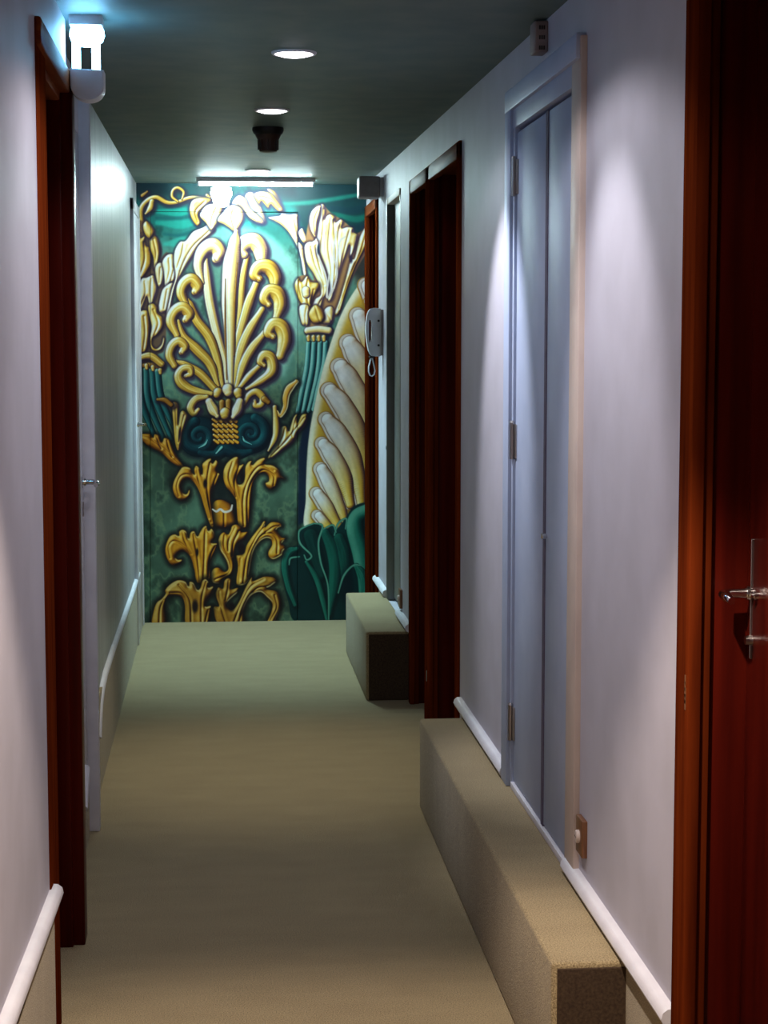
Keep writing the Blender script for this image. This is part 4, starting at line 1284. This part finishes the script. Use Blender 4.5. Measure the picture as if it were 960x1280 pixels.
form(K('G', [(152, 850), (160, 740), (185, 670), (222, 640), (250, 602), (248, 573), (285, 530), (345, 498), (400, 510), (424, 545), (430, 513), (462, 520), (490, 572), (510, 560), (525, 510), (551, 492), (577, 520), (574, 557), (607, 550), (606, 600), (570, 650), (553, 702), (592, 700), (587, 760), (562, 850),
             (408, 850), (395, 700), (370, 630), (300, 617), (262, 642), (250, 702), (250, 850)]), 'brown',
     [(K('G', [(412, 840), (400, 690), (370, 605), (285, 595)]), [.5, 1.3, .6]), (K('G', [(520, 840), (522, 650), (552, 515)]), [.5, 1.1, .5]), (K('G', [(445, 820), (432, 650), (350, 535)]), [.5, 1, .5]), (K('G', [(205, 840), (212, 720), (235, 650)]), [.5, 1.1, .5]), (K('G', [(550, 820), (570, 730)]), [.5, 1, .4])],
     R=6.5, hal=9, halcol=(16, 12, 14), rim=(.1, -.95, (214, 190, 130)), gain=1.12)
blob(243.5, 757, 3.6, 8, (24, 12, 18)); blob(289, 758, 4, 6, (24, 12, 18))

# paint grain
grey = CAN.mean(-1, keepdims=True)
CAN[:] = grey + (CAN - grey) * 1.08
CAN[:] = CAN * (1 + .10 * (n3 - .5) + .06 * (value_noise(3, 3, 2, 9) - .5))[..., None]
CAN[:] = np.clip(CAN, 3, 252)

# grid -> wall: the drawing's own rectangle on the end wall
def mural_xz(u, v):
    tv = (v - 230.0) / (778.0 - 230.0)
    zt = ZT + (ZB - ZT) * tv
    xl = XA + (XB - XA) * tv                     # x at u = 174
    xr_ = XC + (XD - XC) * tv                    # x at u = 460
    return xl + (xr_ - xl) * (u - 174.0) / 286.0, zt


ZT, ZB = 2.374, -0.004
XA, XB, XC, XD = -0.403, -0.434, 0.829, 0.824
LIN = np.where(CAN / 255 <= 0.04045, CAN / 255 / 12.92, ((CAN / 255 + .055) / 1.055) ** 2.4)
PX, PZ = mural_xz(uu, vv)


def mural_part(name, keep, parent, label=None):
    """painted board made of the grid cells in keep, with a real 9 mm body behind the paint"""
    idx = -np.ones((NV, NU), int)
    used = np.zeros((NV, NU), bool)
    for dj in (0, 1):
        for di in (0, 1):
            used[dj:NV - 1 + dj, di:NU - 1 + di] |= keep
    idx[used] = np.arange(used.sum())
    base = np.array(parent.location)
    fx = np.stack([PX[used] - base[0], np.full(used.sum(), YB) - base[1], PZ[used] - base[2]], -1)
    q = np.stack([idx[:-1, :-1][keep], idx[1:, :-1][keep], idx[1:, 1:][keep], idx[:-1, 1:][keep]], -1)
    col = LIN[used]
    # sides: every boundary edge of the kept cells runs back into the wall
    kp = np.zeros((NV + 1, NU + 1), bool); kp[1:NV, 1:NU] = keep
    extra_v, extra_c, extra_f = [], [], []
    back = {}
    def bk(j, i):
        k = idx[j, i]
        if k not in back:
            back[k] = len(fx) + len(extra_v)
            extra_v.append((fx[k, 0], fx[k, 1] + .010, fx[k, 2])); extra_c.append(tuple(LIN[j, i] * .25))
        return back[k]
    J, I = np.nonzero(keep)
    for dj, di, e0, e1 in ((-1, 0, (0, 1), (0, 0)), (1, 0, (1, 0), (1, 1)), (0, -1, (0, 0), (1, 0)), (0, 1, (1, 1), (0, 1))):
        out = ~kp[J + 1 + dj, I + 1 + di]
        for j, i in zip(J[out], I[out]):
            a, b_ = (j + e0[0], i + e0[1]), (j + e1[0], i + e1[1])
            extra_f.append((idx[a], bk(*a), bk(*b_), idx[b_]))
    V = np.vstack([fx, np.array(extra_v)]); CC = np.vstack([col, np.array(extra_c)])
    Fq = np.vstack([q, np.array(extra_f)])
    me = bpy.data.meshes.new(name)
    me.vertices.add(len(V)); me.vertices.foreach_set('co', V.astype(np.float32).ravel())
    me.loops.add(len(Fq) * 4); me.loops.foreach_set('vertex_index', Fq.astype(np.int32).ravel())
    me.polygons.add(len(Fq)); me.polygons.foreach_set('loop_start', np.arange(len(Fq), dtype=np.int32) * 4)
    me.update(calc_edges=True); me.validate()
    at = me.color_attributes.new('paint', 'FLOAT_COLOR', 'POINT')
    at.data.foreach_set('color', np.hstack([CC, np.ones((len(CC), 1))]).astype(np.float32).ravel())
    me.materials.append(M['paint'])
    o = bpy.data.objects.new(name, me)
    COL.objects.link(o); o.parent = parent
    if label:
        o['label'] = label
    return o


mural = empty('mural', (.2, YB, 0))
cu, cv = (uu[:-1, :-1] + uu[1:, 1:]) / 2, (vv[:-1, :-1] + vv[1:, 1:]) / 2
inb = (cu > 169.0)
door_zone = (cu > 187.0) & (cu < 372.0) & (cv > 262.0)
gap = 0.7
door_core = (cu > 187.0 + gap) & (cu < 372.0 - gap) & (cv > 262.0 + gap)
mural_part('painted_surround', inb & ~door_zone, mural)
mural_part('concealed_door', door_core, mural, label='flush door cut through the painting')
tag(mural, 'green and gold painted wall of acanthus leaves and scrolls, with a flush door', 'mural')

# ------------------------------------------------------------------ lights the corridor has
def spot(name, x, y, z, power, col, half=58, blend=.55, tilt=0, radius=.035):
    """ceiling spot; tilt turns the beam from straight down towards the right wall (degrees)"""
    l = bpy.data.lights.new(name, 'SPOT')
    l.energy = power; l.color = col; l.spot_size = math.radians(2 * half); l.spot_blend = blend; l.shadow_soft_size = radius
    o = bpy.data.objects.new(name, l); o.location = (x, y, z)
    o.rotation_euler = (0, -math.radians(tilt), 0)
    COL.objects.link(o)
    return o


WARM, PINK, COOL, MIX = (1.0, .82, .66), (1.0, .90, .88), (.74, .97, 1.0), (.90, .94, 1.0)
#    name              y     x    power colour half blend tilt
for nm, y, x, p, c, half, blend, tilt in (
        ('downlight_beam', .90, .22, 60, WARM, 40, .6, 0),
        ('downlight_wide', .90, .22, 8, PINK, 72, .3, 0),
        ('downlight_beam', 2.35, .22, 165, WARM, 44.5, .3, 0),
        ('downlight_wide', 2.35, .22, 8, PINK, 72, .3, 0),
        ('downlight_wide', 3.72, .222, 13, (.96, .91, .95), 72, .25, 0),
        ('downlight_wash', 3.72, .222, 36, (.97, .93, .96), 29, .75, 32),
        ('downlight_wash', 3.72, .222, 15, (1.0, .92, .92), 40, 1.0, -32),
        ('downlight_wide', 5.13, .222, 9, MIX, 72, .25, 0),
        ('downlight_wash', 5.13, .222, 72, (.94, .94, 1.0), 26, .6, 33),
        ('downlight_wide', 6.50, .203, 4, (1.0, .97, .84), 72, .25, 0),
        ('downlight_beam', 6.50, .203, 60, (1.0, .94, .72), 28, 1.0, 0),
        ('downlight_wide', 9.05, .213, 8, COOL, 70, .25, 0),
        ('downlight_beam', 9.05, .213, 150, (.56, .93, 1.0), 40, .8, 0)):
    spot(nm, x, y, ceil_z(y) - .022, p, c, half=half, blend=blend, tilt=tilt, radius=.02)

W = bpy.data.worlds.new('dim_surroundings')
SC.world = W
W.use_nodes = True
W.node_tree.nodes['Background'].inputs[0].default_value = (.5, .55, .6, 1)
W.node_tree.nodes['Background'].inputs[1].default_value = .05

# ------------------------------------------------------------------ camera
cam = bpy.data.cameras.new('camera')
co = bpy.data.objects.new('camera', cam)
COL.objects.link(co)
cam.sensor_fit = 'VERTICAL'; cam.sensor_height = 24.0; cam.lens = 2270.0 / 1280.0 * 24.0
cam.clip_start = .05; cam.clip_end = 60
co.location = (0, 0, EYE)
co.rotation_euler = (PI / 2 - 0.0944319558698077, 0, -0.09183975817975953)
SC.camera = co

SC.view_settings.view_transform = 'Standard'
SC.view_settings.look = 'None'
SC.view_settings.gamma = 1.0
SC.view_settings.exposure = 0.22
SC.view_settings.use_curve_mapping = False
SC.cycles.use_denoising = True
SC.cycles.max_bounces = 10
SC.cycles.diffuse_bounces = 6
